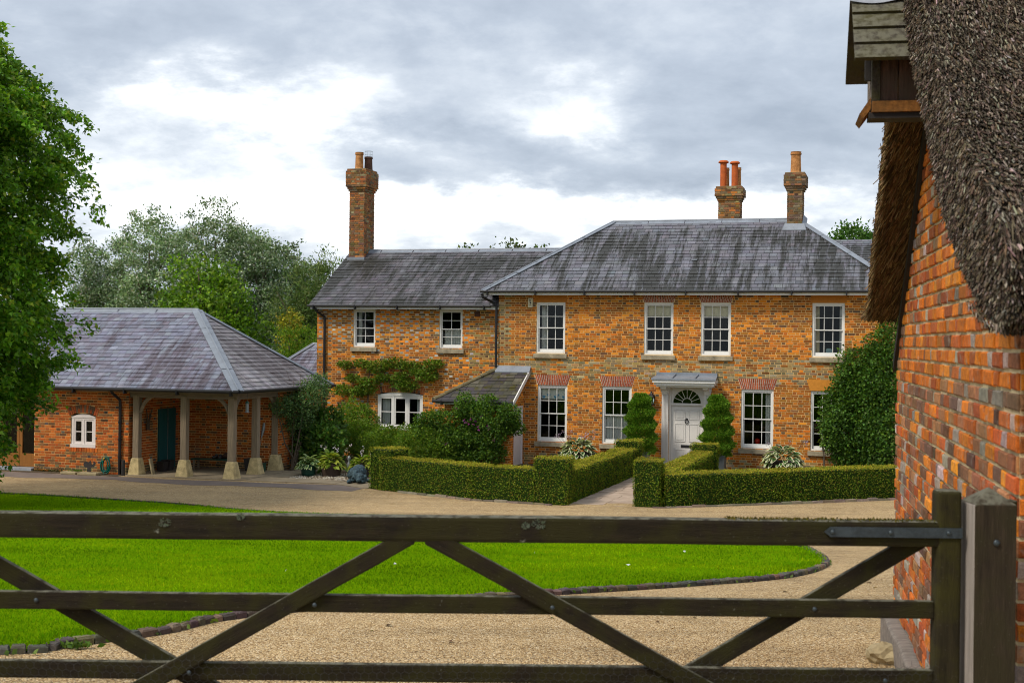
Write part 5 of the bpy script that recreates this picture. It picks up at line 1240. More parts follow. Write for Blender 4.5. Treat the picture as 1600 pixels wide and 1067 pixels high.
# ---------------------------------------------------------------- field gate and its post
gate = empty('field_gate', (1.52, 4.6, gz(4.6))); tag(gate, 'dark weathered wooden field gate with diagonal braces across the foreground', 'gate')
GO = Vector(gate.location)
def gp(name, x0, z0, x1, z1, wd_, th, y, mat='gate_wood', off=.006):
    L = math.hypot(x1 - x0, z1 - z0); a = math.atan2(z1 - z0, x1 - x0)
    o = bevelled(name, L, th, wd_, mat, gate, off, 2, Vector(((x0 + x1) / 2, y, (z0 + z1) / 2)) - GO, (0, -a, 0), jit=.0025, cuts=10); return o
gp('top_rail', -2.1, 3.246, 1.50, 3.250, .088, .072, 4.60, off=.012)
for z, x1 in ((2.986, 1.476), (2.747, 1.476), (2.53, 1.476), (2.33, 1.476), (2.13, 1.476)): gp('rail', -2.1, z - .002, x1, z, .061, .034, 4.60)
gp('brace', -.342, 3.225, -1.735, 2.42, .060, .026, 4.5795); gp('brace', -.28, 3.225, 1.236, 2.41, .060, .026, 4.5795)
gp('brace', 1.44, 3.225, .10, 2.425, .064, .026, 4.632); gp('brace', -2.06, 3.245, -.80, 2.54, .064, .026, 4.632)
o = bevelled('hanging_stile', .087, .080, 1.42, 'gate_wood_upright', gate, .02, 4, Vector((1.519, 4.60, 2.695)) - GO, jit=.003, cuts=8); o = bevelled('closing_stile', .087, .075, 1.3, 'gate_wood_upright', gate, .012, 2, Vector((-2.14, 4.60, 2.66)) - GO)
m_ = MB(); y0, y1 = 4.552, 4.560
m_.prism([(1.084, 3.257), (1.105, 3.2405), (1.560, 3.2405), (1.560, 3.2745), (1.105, 3.2745)], 'y', y0, y1); strap = m_.build('strap_hinge', 'iron', gate); strap.location = -GO
def bolt(x, z, y, r, parent, shift):
    bm = bmesh.new(); bmesh.ops.create_uvsphere(bm, u_segments=12, v_segments=8, radius=r)
    for vv in bm.verts: vv.co.y *= .6
    me = bpy.data.meshes.new('bolt'); bm.to_mesh(me); bm.free(); me.materials.append(MATS['iron']); o = link('bolt', me, parent); o.location = Vector((x, y, z)) - shift; return o
for x in (1.112, 1.312, 1.512): bolt(x, 3.2575, 4.550, .0085, gate, GO)
for x, z in ((-1.64, 2.985), (-.67, 2.985), (.15, 2.985), (1.06, 2.985), (1.30, 2.747), (-1.1, 2.747)): bolt(x, z, 4.555 if x not in (-1.64, 1.06) else 4.583, .008, gate, GO)
# moss cushion along part of the top rail
mp_ = rng.random((900, 1)); xs_ = .75 + .75 * mp_[:, 0]; pos = np.column_stack([xs_, 4.60 + rng.normal(0, .016, 900), np.full(900, 3.292)]) - np.array(GO)
leaves('moss', pos, rng.normal(size=(900, 3)) * .5 + (0, 0, 1), rng.uniform(.004, .011, 900), palette(900, [(.10, .085, .012), (.16, .12, .02), (.06, .06, .01)]), 'oval', 'leaf_matte', gate, kind='stuff')
# lichen rosettes on the top rail
for (x, z, r) in ((-1.19, 3.262, .016), (.10, 3.272, .018), (.055, 3.266, .010), (-.93, 3.285, .010)):
    n = 70; a = rng.random(n) * 6.28; q = rng.random(n) ** .6 * r
    pos = np.column_stack([x + np.cos(a) * q * 1.2, np.full(n, 4.5625), z + np.sin(a) * q * .8]) - np.array(GO); al_ = np.column_stack([np.cos(a), -.25 * np.ones(n), np.sin(a)])
    leaves('lichen', pos, al_, rng.uniform(.004, .008, n), palette(n, [(.13, .15, .11), (.10, .12, .08)]), 'oval', 'leaf_matte', gate, nrm=np.tile((0, -1, 0), (n, 1)), kind='stuff')
# chicken wire on the lower half
segs = []; a_ = .016; hx = a_ * math.sqrt(3); x = -2.05; row = 0; z = 2.03
while z < 2.80:
    x = -2.06 + (hx / 2 if row % 2 else 0)
    while x < 1.46:
        segs += [((x, z), (x + hx / 2, z + a_ / 2)), ((x + hx / 2, z + a_ / 2), (x + hx, z)), ((x + hx / 2, z + a_ / 2), (x + hx / 2, z + 1.5 * a_))]; x += hx
    z += 1.5 * a_; row += 1
sg = np.array(segs); p0 = np.column_stack([sg[:, 0, 0], np.full(len(sg), 4.549), sg[:, 0, 1]]) - np.array(GO); p1 = np.column_stack([sg[:, 1, 0], np.full(len(sg), 4.549), sg[:, 1, 1]]) - np.array(GO)
sag = lambda p: p + np.column_stack([.004 * np.sin(p[:, 2] * 21), .006 * np.sin(p[:, 0] * 5) + .003 * np.sin(p[:, 2] * 30), .010 * np.sin(p[:, 0] * 3.1)])
p0, p1 = sag(p0), sag(p1); dd_ = p1 - p0; o = reeds('wire_netting', p0, dd_, np.linalg.norm(dd_, axis=1), np.full(len(sg), .0007), np.full((len(sg), 3), .05), gate)

gpost = empty('gate_post', (1.654, 4.575, gz(4.5))); tag(gpost, 'square weathered gate post with a pyramid top, brown with its lit side painted pale', 'gate post'); PO = Vector(gpost.location)
m_ = MB(); x0, x1, ya, yb = 1.582, 1.727, 4.50, 4.65
n_ = 12; V = []
for i in range(n_ + 1):
    z = 1.9 + (3.362 - 1.9) * i / n_; j = lambda k: .0025 * mnoise.noise((i * .7, k, 1.1)); V += [(x0 + j(1), ya + j(2), z), (x1 + j(3), ya + j(4), z), (x1 + j(5), yb, z), (x0 + j(6), yb, z)]
F = [(4 * i + k, 4 * i + (k + 1) % 4, 4 * i + 4 + (k + 1) % 4, 4 * i + 4 + k) for i in range(n_) for k in range(4)]
V.append(((x0 + x1) / 2, (ya + yb) / 2, 3.418)); b_ = 4 * n_; F += [(b_ + k, b_ + (k + 1) % 4, len(V) - 1) for k in range(4)]
m_.add([tuple(Vector(q) - PO) for q in V], F); o = m_.build('post', ['post_wood', 'post_lit_side'], gpost)
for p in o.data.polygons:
    if p.normal.x < -.8: p.material_index = 1  # left face gets the painted-on lit tone
bv = o.modifiers.new('bevel', 'BEVEL'); bv.width = .004; bv.segments = 2; bv.limit_method = 'ANGLE'
bolt(1.657, 3.234, 4.497, .0115, gpost, PO)
o = bevelled('latch_block', .03, .05, .06, 'gate_wood', gpost, .004, 1, Vector((1.742, 4.60, 3.34)) - PO)
# ---------------------------------------------------------------- hedges
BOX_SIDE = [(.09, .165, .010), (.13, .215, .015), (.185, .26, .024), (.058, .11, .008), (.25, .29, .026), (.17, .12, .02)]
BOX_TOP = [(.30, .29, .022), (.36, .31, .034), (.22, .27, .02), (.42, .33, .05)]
def hedge(name, label, segs, group=None):
    """segs: (u0,v0,u1,v1,width,height[,base]) boxes in house coordinates, clipped flat"""
    root = empty(name, HP((segs[0][0] + segs[0][2]) / 2, (segs[0][1] + segs[0][3]) / 2)); tag(root, label, 'hedge', group); RO = np.array(root.location)
    P, A, N, C_ = [], [], [], []; core = MB()
    for sg_ in segs:
        p0, p1 = HP(sg_[0], sg_[1]), HP(sg_[2], sg_[3]); wd_, ht = sg_[4], sg_[5]; d = p1 - p0; L = d.length; d.normalize(); nx = Vector((-d.y, d.x, 0)); dn, nn = np.array(d), np.array(nx)
        o = np.array(p0); k = .035
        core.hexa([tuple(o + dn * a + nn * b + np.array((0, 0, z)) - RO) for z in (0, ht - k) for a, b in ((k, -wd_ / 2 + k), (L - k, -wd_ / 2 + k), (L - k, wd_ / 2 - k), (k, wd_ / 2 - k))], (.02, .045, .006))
        for face in range(5):
            area = [L * wd_, L * ht, L * ht, wd_ * ht, wd_ * ht][face]; n = int(area * 1500); a = rng.random(n); b = rng.random(n)
            if face == 0: q = np.outer(a * L, dn) + np.outer((b - .5) * wd_, nn) + np.outer(np.full(n, ht), (0, 0, 1)); nv = np.tile((0, 0, 1.), (n, 1))
            elif face < 3: sg = -1 if face == 1 else 1; q = np.outer(a * L, dn) + np.outer(np.full(n, sg * wd_ / 2), nn) + np.outer(b * ht, (0, 0, 1)); nv = np.tile(nn * sg, (n, 1))
            else: e = 0 if face == 3 else 1; q = np.outer(np.full(n, e * L), dn) + np.outer((a - .5) * wd_, nn) + np.outer(b * ht, (0, 0, 1)); nv = np.tile(dn * (1 if e else -1), (n, 1))
            q = q + o
            w_ = np.array([mnoise.noise((x * 2.2, y * 2.2, z * 2.2)) * .035 + mnoise.noise((x * 7, y * 7, z * 7)) * .02 for x, y, z in q])
            q = q + nv * (w_ + rng.normal(0, .012, n))[:, None]
            P.append(q); A.append(nv * .5 + rng.normal(0, .8, (n, 3))); N.append(nv + rng.normal(0, .5, (n, 3)))
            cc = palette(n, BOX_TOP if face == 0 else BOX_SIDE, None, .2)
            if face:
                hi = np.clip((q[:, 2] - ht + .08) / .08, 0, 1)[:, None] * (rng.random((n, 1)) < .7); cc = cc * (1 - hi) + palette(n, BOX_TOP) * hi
            bp = np.array([mnoise.noise((x * 1.1, y * 1.1, z * 1.1 + 5)) for x, y, z in q]); cc *= (1 + .3 * bp)[:, None]; C_.append(np.clip(cc, .004, 1))
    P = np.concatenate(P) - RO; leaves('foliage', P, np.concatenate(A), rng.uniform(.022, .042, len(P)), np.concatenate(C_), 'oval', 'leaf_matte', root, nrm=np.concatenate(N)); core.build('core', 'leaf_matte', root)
    return root
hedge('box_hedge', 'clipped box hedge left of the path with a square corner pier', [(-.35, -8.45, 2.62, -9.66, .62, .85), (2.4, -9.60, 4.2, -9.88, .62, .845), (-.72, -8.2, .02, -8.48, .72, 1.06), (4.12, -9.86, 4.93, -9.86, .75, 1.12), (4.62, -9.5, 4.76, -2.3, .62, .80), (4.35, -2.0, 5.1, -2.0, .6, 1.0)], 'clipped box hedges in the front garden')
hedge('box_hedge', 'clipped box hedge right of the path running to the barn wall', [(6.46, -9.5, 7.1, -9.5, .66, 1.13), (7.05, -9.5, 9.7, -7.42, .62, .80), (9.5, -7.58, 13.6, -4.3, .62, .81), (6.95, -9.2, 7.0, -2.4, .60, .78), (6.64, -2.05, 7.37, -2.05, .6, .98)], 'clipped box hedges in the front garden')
# stone edging in front of the hedges
def edging(name, label, pts):
    root = empty(name, HP(*pts[0])); tag(root, label, 'edging'); RO = Vector(root.location)
    P = [HP(*p) for p in pts]; 
    for a, b in zip(P[:-1], P[1:]):
        d = (b - a); L = d.length; d.normalize(); nn = Vector((-d.y, d.x, 0)); t_ = 0
        while t_ < L:
            l = min(random.uniform(.25, .45), L - t_); m_ = MB(); h = random.uniform(.05, .075); w_ = .05; j = lambda: random.uniform(-.01, .01)
            c0, c1 = a + d * (t_ + .006), a + d * (t_ + l - .006)
            m_.hexa([c0 - nn * w_ - RO, c1 - nn * w_ - RO, c1 + nn * w_ - RO, c0 + nn * w_ - RO] + [q + Vector((j(), j(), h + j())) - RO for q in (c0 - nn * w_ * .8, c1 - nn * w_ * .8, c1 + nn * w_ * .8, c0 + nn * w_ * .8)], col_mix((.17, .14, .10), .2)); m_.build('edging_stone', 'kerb_stone', root); t_ += l
edging('stone_edging', 'low mossy stone edging along the foot of the right box hedge', [(6.95, -9.92), (7.25, -9.82), (9.75, -7.9), (13.2, -5.1)])
edging('stone_edging', 'low mossy stone edging along the foot of the left box hedge', [(.2, -9.05), (2.5, -10.02), (4.6, -10.30)])

# ---------------------------------------------------------------- bushes and climbers
def bush(name, label, cat, blobs, n, size, pal, shape='oval', wts=None, group=None, up=.3, mat='leaf', stems=5, house_frame=True, fill=.25, droop=0.0):
    B = [(np.array(HP(b[0], b[1], b[2])) if house_frame else np.array(b[:3]), np.array(b[3:6])) for b in blobs]
    c0 = B[0][0]; root = empty(name, (c0[0], c0[1], gz(c0[1]))); tag(root, label, cat, group); RO = np.array(root.location)
    vol = np.array([r[0] * r[1] + r[1] * r[2] + r[0] * r[2] for _, r in B]); vol /= vol.sum(); P, A = [], []
    for (c, r), f_ in zip(B, vol):
        k = int(n * f_); d = unit(rng.normal(size=(k, 3))); sh = 1 + .32 * np.array([mnoise.noise(Vector(x * 2.2 + c)) for x in d]) + .18 * np.array([mnoise.noise(Vector(x * 6 + c)) for x in d])
        rad = np.where(rng.random(k) < fill, rng.uniform(.4, .9, k), rng.normal(.98, .06, k)); q = c + d * r * (sh * rad)[:, None]; P.append(q); A.append(d * .6 + rng.normal(0, .6, (k, 3)) + (0, 0, up - droop))
    P = np.concatenate(P); A = np.concatenate(A); ok = P[:, 2] > gz(c0[1]) + .01
    if house_frame:
        rel = P - np.array(HO); vv_ = rel @ np.array(HV); uu_ = rel @ np.array(HU); ok &= vv_ < np.where(uu_ < 0, .46, -.03)
    P, A = P[ok], A[ok]; cc = palette(len(P), pal, wts, .2)
    tn = np.array([mnoise.noise(Vector(q) * 1.5) for q in P]); cc = np.clip(cc * (1 + .3 * tn)[:, None], .004, 1)
    leaves('foliage', P - RO, A, rng.uniform(.7, 1.2, len(P)) * size, cc, shape, mat, root)
    m_ = MB()
    for k in range(stems):
        c, r = B[k % len(B)]; b = RO + np.array((random.uniform(-.15, .15), random.uniform(-.15, .15), 0)); e = c + r * np.array((random.uniform(-.6, .6), random.uniform(-.3, .3), random.uniform(0, .7)))
        mid_ = (b + e) / 2 + rng.normal(0, .08, 3); m_.tube([tuple(b - RO), tuple(mid_ - RO), tuple(e - RO)], [.03, .02, .008], 6)
    if stems: m_.build('stem', 'bark', root)
    return root
G_DARK = [(.05, .122, .016), (.076, .168, .022), (.11, .21, .03), (.034, .085, .012)]
G_MID = [(.10, .185, .013), (.135, .225, .016), (.18, .27, .022), (.07, .14, .012)]
G_YEL = [(.17, .24, .02), (.24, .29, .03), (.11, .19, .018), (.30, .31, .06)]
bush('wall_creeper', 'tall mass of dark green creeper climbing the right end of the house', 'creeper',
     [(12.0, -.35, 2.0, 1.5, .55, 2.1), (11.3, -.3, 1.7, 1.0, .5, 1.5), (10.95, -.3, 1.5, .78, .42, 1.15), (12.35, -.3, 3.6, .75, .45, 1.2), (11.7, -.25, 3.0, .95, .4, .85), (11.3, -.2, 2.7, .7, .3, .6), (10.75, -.2, 2.0, .45, .25, .6), (12.6, -.5, 1.2, 1.2, .7, 1.2)], 42000, .08, G_DARK + G_MID[:1], 'ivy', None, up=-.1, droop=.3, stems=4)
bush('wall_creeper', 'loose strands of creeper straying across the right ground floor window', 'creeper', [(10.35, -.1, 1.75, .2, .1, .45), (10.3, -.1, .95, .22, .1, .12), (10.55, -.08, .85, .2, .1, .1), (10.9, -.1, 3.62, .3, .12, .14), (11.9, -.1, 4.35, .2, .1, .25)], 500, .075, G_MID, 'ivy', stems=2, fill=.5)
CLB = [(u + random.gauss(0, .1), h + random.gauss(0, .1)) for u in np.arange(-1.75, 1.0, .34) for h in np.arange(.35, 2.0, .36) if not (u > .5 and h < .75) and h < 1.7 + .25 * math.sin(u * 1.9 + 1.2)] + [(1.0, 1.4), (.98, 1.7), (-.4, 1.95), (.3, 1.98)]
bush('clematis', 'dark green clematis with purple flowers covering the porch front', 'climber',
     [(u, random.uniform(-2.15, -1.8), h, random.uniform(.22, .40), random.uniform(.2, .32), random.uniform(.18, .36)) for u, h in CLB], 34000, .07, G_DARK + G_MID[:2], 'oval', None, fill=.35, droop=.4, stems=4)
nf = 26; fu = np.array([-.9, -.62, -.3, -.22, -.15, -.05, .02, .1, .12, .42, .44, .5, .62, .6, -.95, -.35, .2]); fh = np.array([.75, 1.85, 1.42, 1.35, 1.52, 1.36, 1.45, 1.28, 1.2, 1.32, 1.22, 1.26, .95, .88, .72, 1.48, 1.6])
fl = np.array([HP(a, -2.32 + .06 * random.random(), h) for a, h in zip(fu, fh)]); FP = np.repeat(fl, 5, axis=0) + rng.normal(0, .008, (len(fl) * 5, 3))
bush_c = [o for o in bpy.data.objects if o.name.startswith('clematis')][0]
leaves('flowers', FP - np.array(bush_c.location), rng.normal(size=(len(FP), 3)) + np.array((-.3, -.9, 0)), .055, palette(len(FP), [(.34, .06, .30), (.44, .10, .38)]), 'oval', 'petal', bush_c, kind='stuff')
bush('shrub', 'rounded mid green shrub below the three light window', 'shrub', [(-2.2, -1.6, .62, 1.1, .7, .62), (-1.6, -2.2, .55, .9, .6, .6), (-3.1, -1.8, .55, .8, .6, .6)], 22000, .062, G_MID, 'oval', fill=.35)
bush('shrub', 'bright mid green shrub against the wing wall left of the window', 'shrub', [(-4.75, -.5, 1.05, .75, .6, .8), (-4.3, -1.2, .7, .7, .6, .6)], 15000, .065, G_MID + [(.14, .24, .02)], 'oval', fill=.35)
bush('laurel', 'dark broad leaved laurel behind the yellow green hostas', 'shrub', [(-4.6, -3.6, .95, .75, .6, .85), (-4.3, -4.2, .7, .7, .5, .65)], 6500, .13, G_DARK + [(.10, .15, .02), (.14, .17, .025)], 'oval', [.22, .25, .2, .15, .1, .08])
bush('rose', 'climbing rose with red hips sprawling over the shed corner', 'climber', [(-4.75, -4.9, 1.75, .55, .5, .55), (-4.6, -4.4, 2.2, .55, .55, .45), (-4.85, -4.3, 1.3, .4, .55, .55), (-4.9, -5.45, 1.9, .35, .35, .3), (-4.5, -3.9, 2.45, .35, .4, .4), (-4.9, -4.0, .6, .3, .5, .5)], 9000, .065, [(.07, .14, .045), (.10, .185, .06), (.05, .10, .035), (.16, .24, .07)], 'oval', None, up=.1, fill=.5, stems=7)
rb = [o for o in bpy.data.objects if o.name.startswith('rose')][0]
m_ = MB()
for k in range(16):
    q = HP(-4.62 + random.gauss(0, .3), -4.75 + random.gauss(0, .25), 2.1 + random.gauss(0, .22)) - rb.location; r = .028
    m_.add([(q.x, q.y, q.z - r), (q.x + r, q.y, q.z), (q.x, q.y + r, q.z), (q.x - r, q.y, q.z), (q.x, q.y - r, q.z), (q.x, q.y, q.z + r)], [(0, 2, 1), (0, 3, 2), (0, 4, 3), (0, 1, 4), (5, 1, 2), (5, 2, 3), (5, 3, 4), (5, 4, 1)], (.16, .012, .012))
m_.build('rose_hips', 'petal', rb, kind='stuff')
m_ = MB()
for k in range(9):
    a = HP(-4.7 + random.gauss(0, .3), -4.6 + random.gauss(0, .4), 2.2) - rb.location; e = a + Vector((random.gauss(0, .15), random.gauss(0, .15), random.uniform(.3, .75))); m_.tube([a, (a + e) / 2 + Vector((.03, 0, 0)), e], [.008, .006, .003], 5)
m_.build('shoot', 'bark', rb)
# espalier on the wing wall: stems with tiers of leaves
eb = [(-5.5, .30, 3.05), (-4.9, .30, 3.1), (-4.3, .28, 3.0), (-3.7, .3, 3.12), (-3.1, .3, 3.05), (-2.55, .3, 2.75), (-5.2, .3, 2.6), (-4.6, .3, 2.5), (-4.1, .3, 2.65), (-3.5, .3, 2.6), (-2.9, .3, 2.85), (-5.6, .3, 2.2), (-5.0, .32, 2.15), (-3.3, .32, 2.4), (-4.75, .32, 2.25), (-2.35, .3, 3.12)]
bush('espalier', 'espaliered fruit tree trained in tiers on the wing wall', 'tree', [(a, b, c, random.uniform(.22, .44), .13, random.uniform(.10, .22)) for a, b, c in eb], 6800, .08, [(.11, .20, .015), (.155, .25, .022), (.22, .27, .035), (.07, .14, .012)], 'oval', None, fill=.5, stems=0)
m_ = MB(); er = [o for o in bpy.data.objects if o.name.startswith('espalier')][0]; eo = Vector(er.location)
m_.tube([HP(-4.75, .40, 0) - eo, HP(-4.72, .42, 1.4) - eo, HP(-4.65, .43, 3.05) - eo], [.04, .03, .015], 6)
for z, a, b in ((3.08, -5.9, -2.2), (2.55, -5.5, -2.6)): m_.tube([HP(a, .43, z + .02) - eo, HP((a + b) / 2, .44, z) - eo, HP(b, .43, z + .03) - eo], [.01, .02, .01], 5)
m_.build('stem', 'bark', er)

# ---------------------------------------------------------------- topiary spirals in zinc planters
def topiary(u, v, label, plabel, ph):
    b = HP(u, v); pl = empty('planter', b, -TH); tag(pl, plabel, 'planter', 'zinc planters beside the front door')
    m_ = MB(); m_.hexa([(-.23, -.23, 0), (.23, -.23, 0), (.23, .23, 0), (-.23, .23, 0), (-.26, -.26, .56), (.26, -.26, .56), (.26, .26, .56), (-.26, .26, .56)]); m_.build('tub', 'zinc', pl)
    m_ = MB(); m_.box(-.28, .28, -.28, .28, .56, .585); m_.build('rim', 'zinc', pl)
    t_ = empty('topiary', b + Vector((0, 0, .585)), -TH); tag(t_, label, 'topiary', 'spiral conifers beside the front door')
    m_ = MB(); m_.tube([(0, 0, 0), (0, 0, 1.5)], [.04, .02], 6); m_.build('trunk', 'bark', t_)
    n = 17000; z = rng.random(n) ** .9 * 1.80 - .06; a = rng.random(n) * 6.283; phs = (z / .40 * 6.283 - a + ph); g = (np.cos(phs) * .5 + .5) ** 1.1
    R_ = np.interp(z, [-.1, .1, .5, 1.2, 1.6, 1.8], [.36, .45, .44, .37, .25, .05]); r = R_ * (.74 + .32 * g) * (1 + rng.normal(0, .08, n)); r *= np.where(rng.random(n) < .25, rng.uniform(.5, 1, n), 1)
    d = np.column_stack([np.cos(a), np.sin(a), np.zeros(n)]); P = d * r[:, None]; P[:, 2] = z
    A = d * .8 + np.array((0, 0, .75)) + rng.normal(0, .35, (n, 3)); cc = palette(n, [(.10, .225, .018), (.15, .29, .025), (.21, .35, .032), (.07, .165, .015)], None, .2)
    leaves('foliage', P, A, rng.uniform(.06, .115, n), cc, 'thin', 'leaf_matte', t_)
topiary(4.87, -1.0, 'spiral conifer left of the front door', 'square zinc planter under the left spiral conifer', 0)
topiary(7.2, -1.0, 'spiral conifer right of the front door', 'square zinc planter under the right spiral conifer', 1.9)

# ---------------------------------------------------------------- hostas
def hosta(name, label, loc, spread, n, size, inner, outer, height, group=None, flowers=0, fcol=(.5, .38, .5)):
    root = empty(name, loc); tag(root, label, 'plant', group)
    a = rng.random(n) * 6.283; q = rng.random(n) ** .6; el = np.interp(q, [0, 1], [1.1, -.35]) + rng.normal(0, .15, n)
    base = np.column_stack([np.cos(a) * q * spread * .62, np.sin(a) * q * spread * .62, height * (1 - q ** 1.7) + rng.normal(0, .02, n)])
    al = np.column_stack([np.cos(a) * np.cos(el), np.sin(a) * np.cos(el), np.sin(el) * .7 - .1]); nr = np.tile((0, 0, 1.), (n, 1)) + rng.normal(0, .25, (n, 3)); sz = size * rng.uniform(.75, 1.2, n)
    if outer is not None:
        au = unit(al); nu = unit(nr - au * np.sum(nr * au, 1, keepdims=True)); off = nu * .006 + au * (sz * .10)[:, None]
        for i in range(n):                                    # each leaf: a cream blade with its green centre
            leaves('leaf', np.stack([base[i], base[i] + off[i]]), np.stack([al[i], al[i]]), np.array([sz[i], sz[i] * .72]), np.concatenate([palette(1, [outer], None, .1), palette(1, inner, None, .15)]), 'hosta', 'leaf', root, nrm=np.stack([nr[i], nr[i]]))
    else: leaves('leaf', base, al, sz, palette(n, inner, None, .15), 'hosta', 'leaf', root, nrm=nr)
    if flowers:
        m_ = MB(); FP = []
        for k in range(flowers):
            x, y = random.gauss(0, spread * .45), random.gauss(0, spread * .3); h = height + random.uniform(.2, .42); e = (x * 1.25, y * 1.25, h); m_.tube([(x * .6, y * .6, height * .5), (x, y, h * .75), e], [.005, .004, .003], 4)
            FP += [(e[0] + random.gauss(0, .02), e[1] + random.gauss(0, .02), e[2] - random.random() * .13) for _ in range(7)]
        m_.build('flower_stalk', 'bark', root); FP = np.array(FP); leaves('flowers', FP, rng.normal(size=(len(FP), 3)) + (0, 0, -.4), .05, palette(len(FP), [fcol], None, .15), 'oval', 'petal', root, kind='stuff')
    return root
def bowl(name, label, loc, prof, mat, group=None, n=20, sy=1.0):
    m_ = MB(); m_.lathe(prof, 0, 0, n); o = m_.build(name, mat, smooth=False); o.location = loc; o.rotation_euler.z = -TH; o.scale = (1, sy, 1); tag(o, label, 'planter', group); return o
BP = [(.40, 0), (.48, .12), (.58, .36), (.66, .50), (.68, .52), (.64, .52), (.60, .46), (.01, .46)]
bowl('planter_bowl', 'wide dark bowl planter below the left ground floor windows', HP(3.0, -1.25), BP, 'planter_dark', 'dark bowl planters under the windows', sy=.6)
bowl('planter_bowl', 'wide dark bowl planter below the right ground floor windows', HP(9.15, -1.25), [(r * .84, z * .95) for r, z in BP], 'planter_dark', 'dark bowl planters under the windows', sy=.6)
GI = [(.045, .11, .025), (.06, .14, .03), (.035, .085, .02)]; CR = (.60, .62, .42)
hosta('hosta', 'cream edged hosta in the left bowl planter with mauve flower stalks', HP(3.0, -1.25, .46), .72, 150, .29, GI, CR, .36, 'variegated hostas under the windows', 13)
hosta('hosta', 'cream edged hosta in the right bowl planter', HP(9.15, -1.25, .44), .66, 140, .29, GI, CR, .38, 'variegated hostas under the windows', 6, (.3, .25, .3))
Y1 = [(.20, .27, .02), (.28, .31, .035), (.13, .21, .015), (.36, .36, .06)]
hosta('hosta', 'white edged hosta in the green glazed pot by the shed', HP(-3.72, -6.15, .26), .38, 80, .21, [(.08, .17, .06), (.11, .2, .06)], (.5, .58, .3), .22, 'hostas in pots by the shed')
hosta('hosta', 'golden hosta in the brown tub beside the green pot', HP(-3.1, -5.95, .30), .46, 130, .20, Y1, None, .24, 'hostas in pots by the shed', 5, (.7, .66, .72))
hosta('hosta', 'golden hosta in the dark tub behind the sleeping dog statue', HP(-2.15, -5.9, .30), .46, 130, .20, Y1, None, .22, 'hostas in pots by the shed', 5, (.7, .66, .72))
hosta('hosta', 'leafy golden hosta behind the pots and left of the box hedge', HP(-1.9, -5.0, .2), .55, 120, .26, Y1 + [(.10, .2, .02)], None, .42, 'hostas in pots by the shed')
hosta('hosta', 'green and gold hosta in the bed behind the brown tub', HP(-3.5, -5.2, .12), .6, 120, .24, [(.10, .18, .02), (.16, .22, .03)], None, .40, 'hostas in pots by the shed')
bowl('plant_pot', 'green glazed round pot by the shed', HP(-3.72, -6.15), [(.17, 0), (.2, .05), (.22, .26), (.24, .30), (.2, .30), (.19, .26), (.01, .26)], 'planter_green', 'pots by the shed')
bowl('plant_pot', 'brown round tub planted with golden hosta by the shed', HP(-3.1, -5.95), [(.25, 0), (.28, .15), (.32, .34), (.28, .34), (.26, .30), (.01, .30)], 'planter_brown', 'pots by the shed')
bowl('plant_pot', 'dark round tub behind the sleeping dog statue', HP(-2.15, -5.9), [(.25, 0), (.28, .15), (.30, .34), (.27, .34), (.25, .30), (.01, .30)], 'planter_dark', 'pots by the shed')
# slender stone figure among the pots
m_ = MB(); m_.lathe([(.09, 0), (.09, .05), (.05, .08), (.05, .3), (.075, .42), (.06, .52), (.035, .6), (.06, .66), (.06, .73), (.02, .8), (.001, .81)], 0, 0, 10); o = m_.build('garden_ornament', 'zinc', smooth=True); o.location = HP(-2.55, -5.95, .02); o.scale = (.8, .8, .72); tag(o, 'slender grey garden ornament between the pots of hostas', 'ornament')

# ---------------------------------------------------------------- sleeping dog statue
bm = bmesh.new()
def blob(c, r, sub=3):
    g = bmesh.ops.create_icosphere(bm, subdivisions=sub, radius=1)
    for vv in g['verts']: vv.co = Vector((vv.co.x * r[0] + c[0], vv.co.y * r[1] + c[1], vv.co.z * r[2] + c[2]))
for c, r in [((-.16, .34, .19), (.20, .34, .20)), ((-.12, .62, .21), (.22, .24, .22)), ((-.12, .14, .20), (.18, .2, .19)), ((.06, -.12, .16), (.15, .15, .125)), ((.08, -.28, .10), (.075, .13, .07)), ((.08, -.40, .10), (.04, .03, .035)),
             ((-.10, -.08, .13), (.05, .08, .11)), ((.22, -.08, .13), (.05, .08, .11)), ((-.20, -.17, .05), (.06, .2, .05)), ((.17, -.14, .05), (.055, .17, .05)), ((.30, .10, .06), (.12, .06, .055)), ((.42, .06, .05), (.12, .05, .045)), ((.53, .02, .045), (.06, .05, .04)), ((.0, -.22, .23), (.04, .035, .03)), ((.14, -.22, .23), (.04, .035, .03))]: blob(c, r)
me = bpy.data.meshes.new('dog_statue'); bm.to_mesh(me); bm.free(); me.materials.append(MATS['patina']); dog = link('dog_statue', me); dog.location = HP(-1.62, -7.45, .02); dog.rotation_euler.z = R(-6)
rm = dog.modifiers.new('remesh', 'REMESH'); rm.mode = 'VOXEL'; rm.voxel_size = .016; rm.use_smooth_shade = True
sm = dog.modifiers.new('smooth', 'SMOOTH'); sm.iterations = 3
tx = bpy.data.textures.new('fur', 'CLOUDS'); tx.noise_scale = .045; tx.noise_depth = 2
dp = dog.modifiers.new('fur', 'DISPLACE'); dp.texture = tx; dp.strength = .05; dp.mid_level = .5
tag(dog, 'blue green bronze statue of a sleeping shaggy dog on the paving', 'statue')

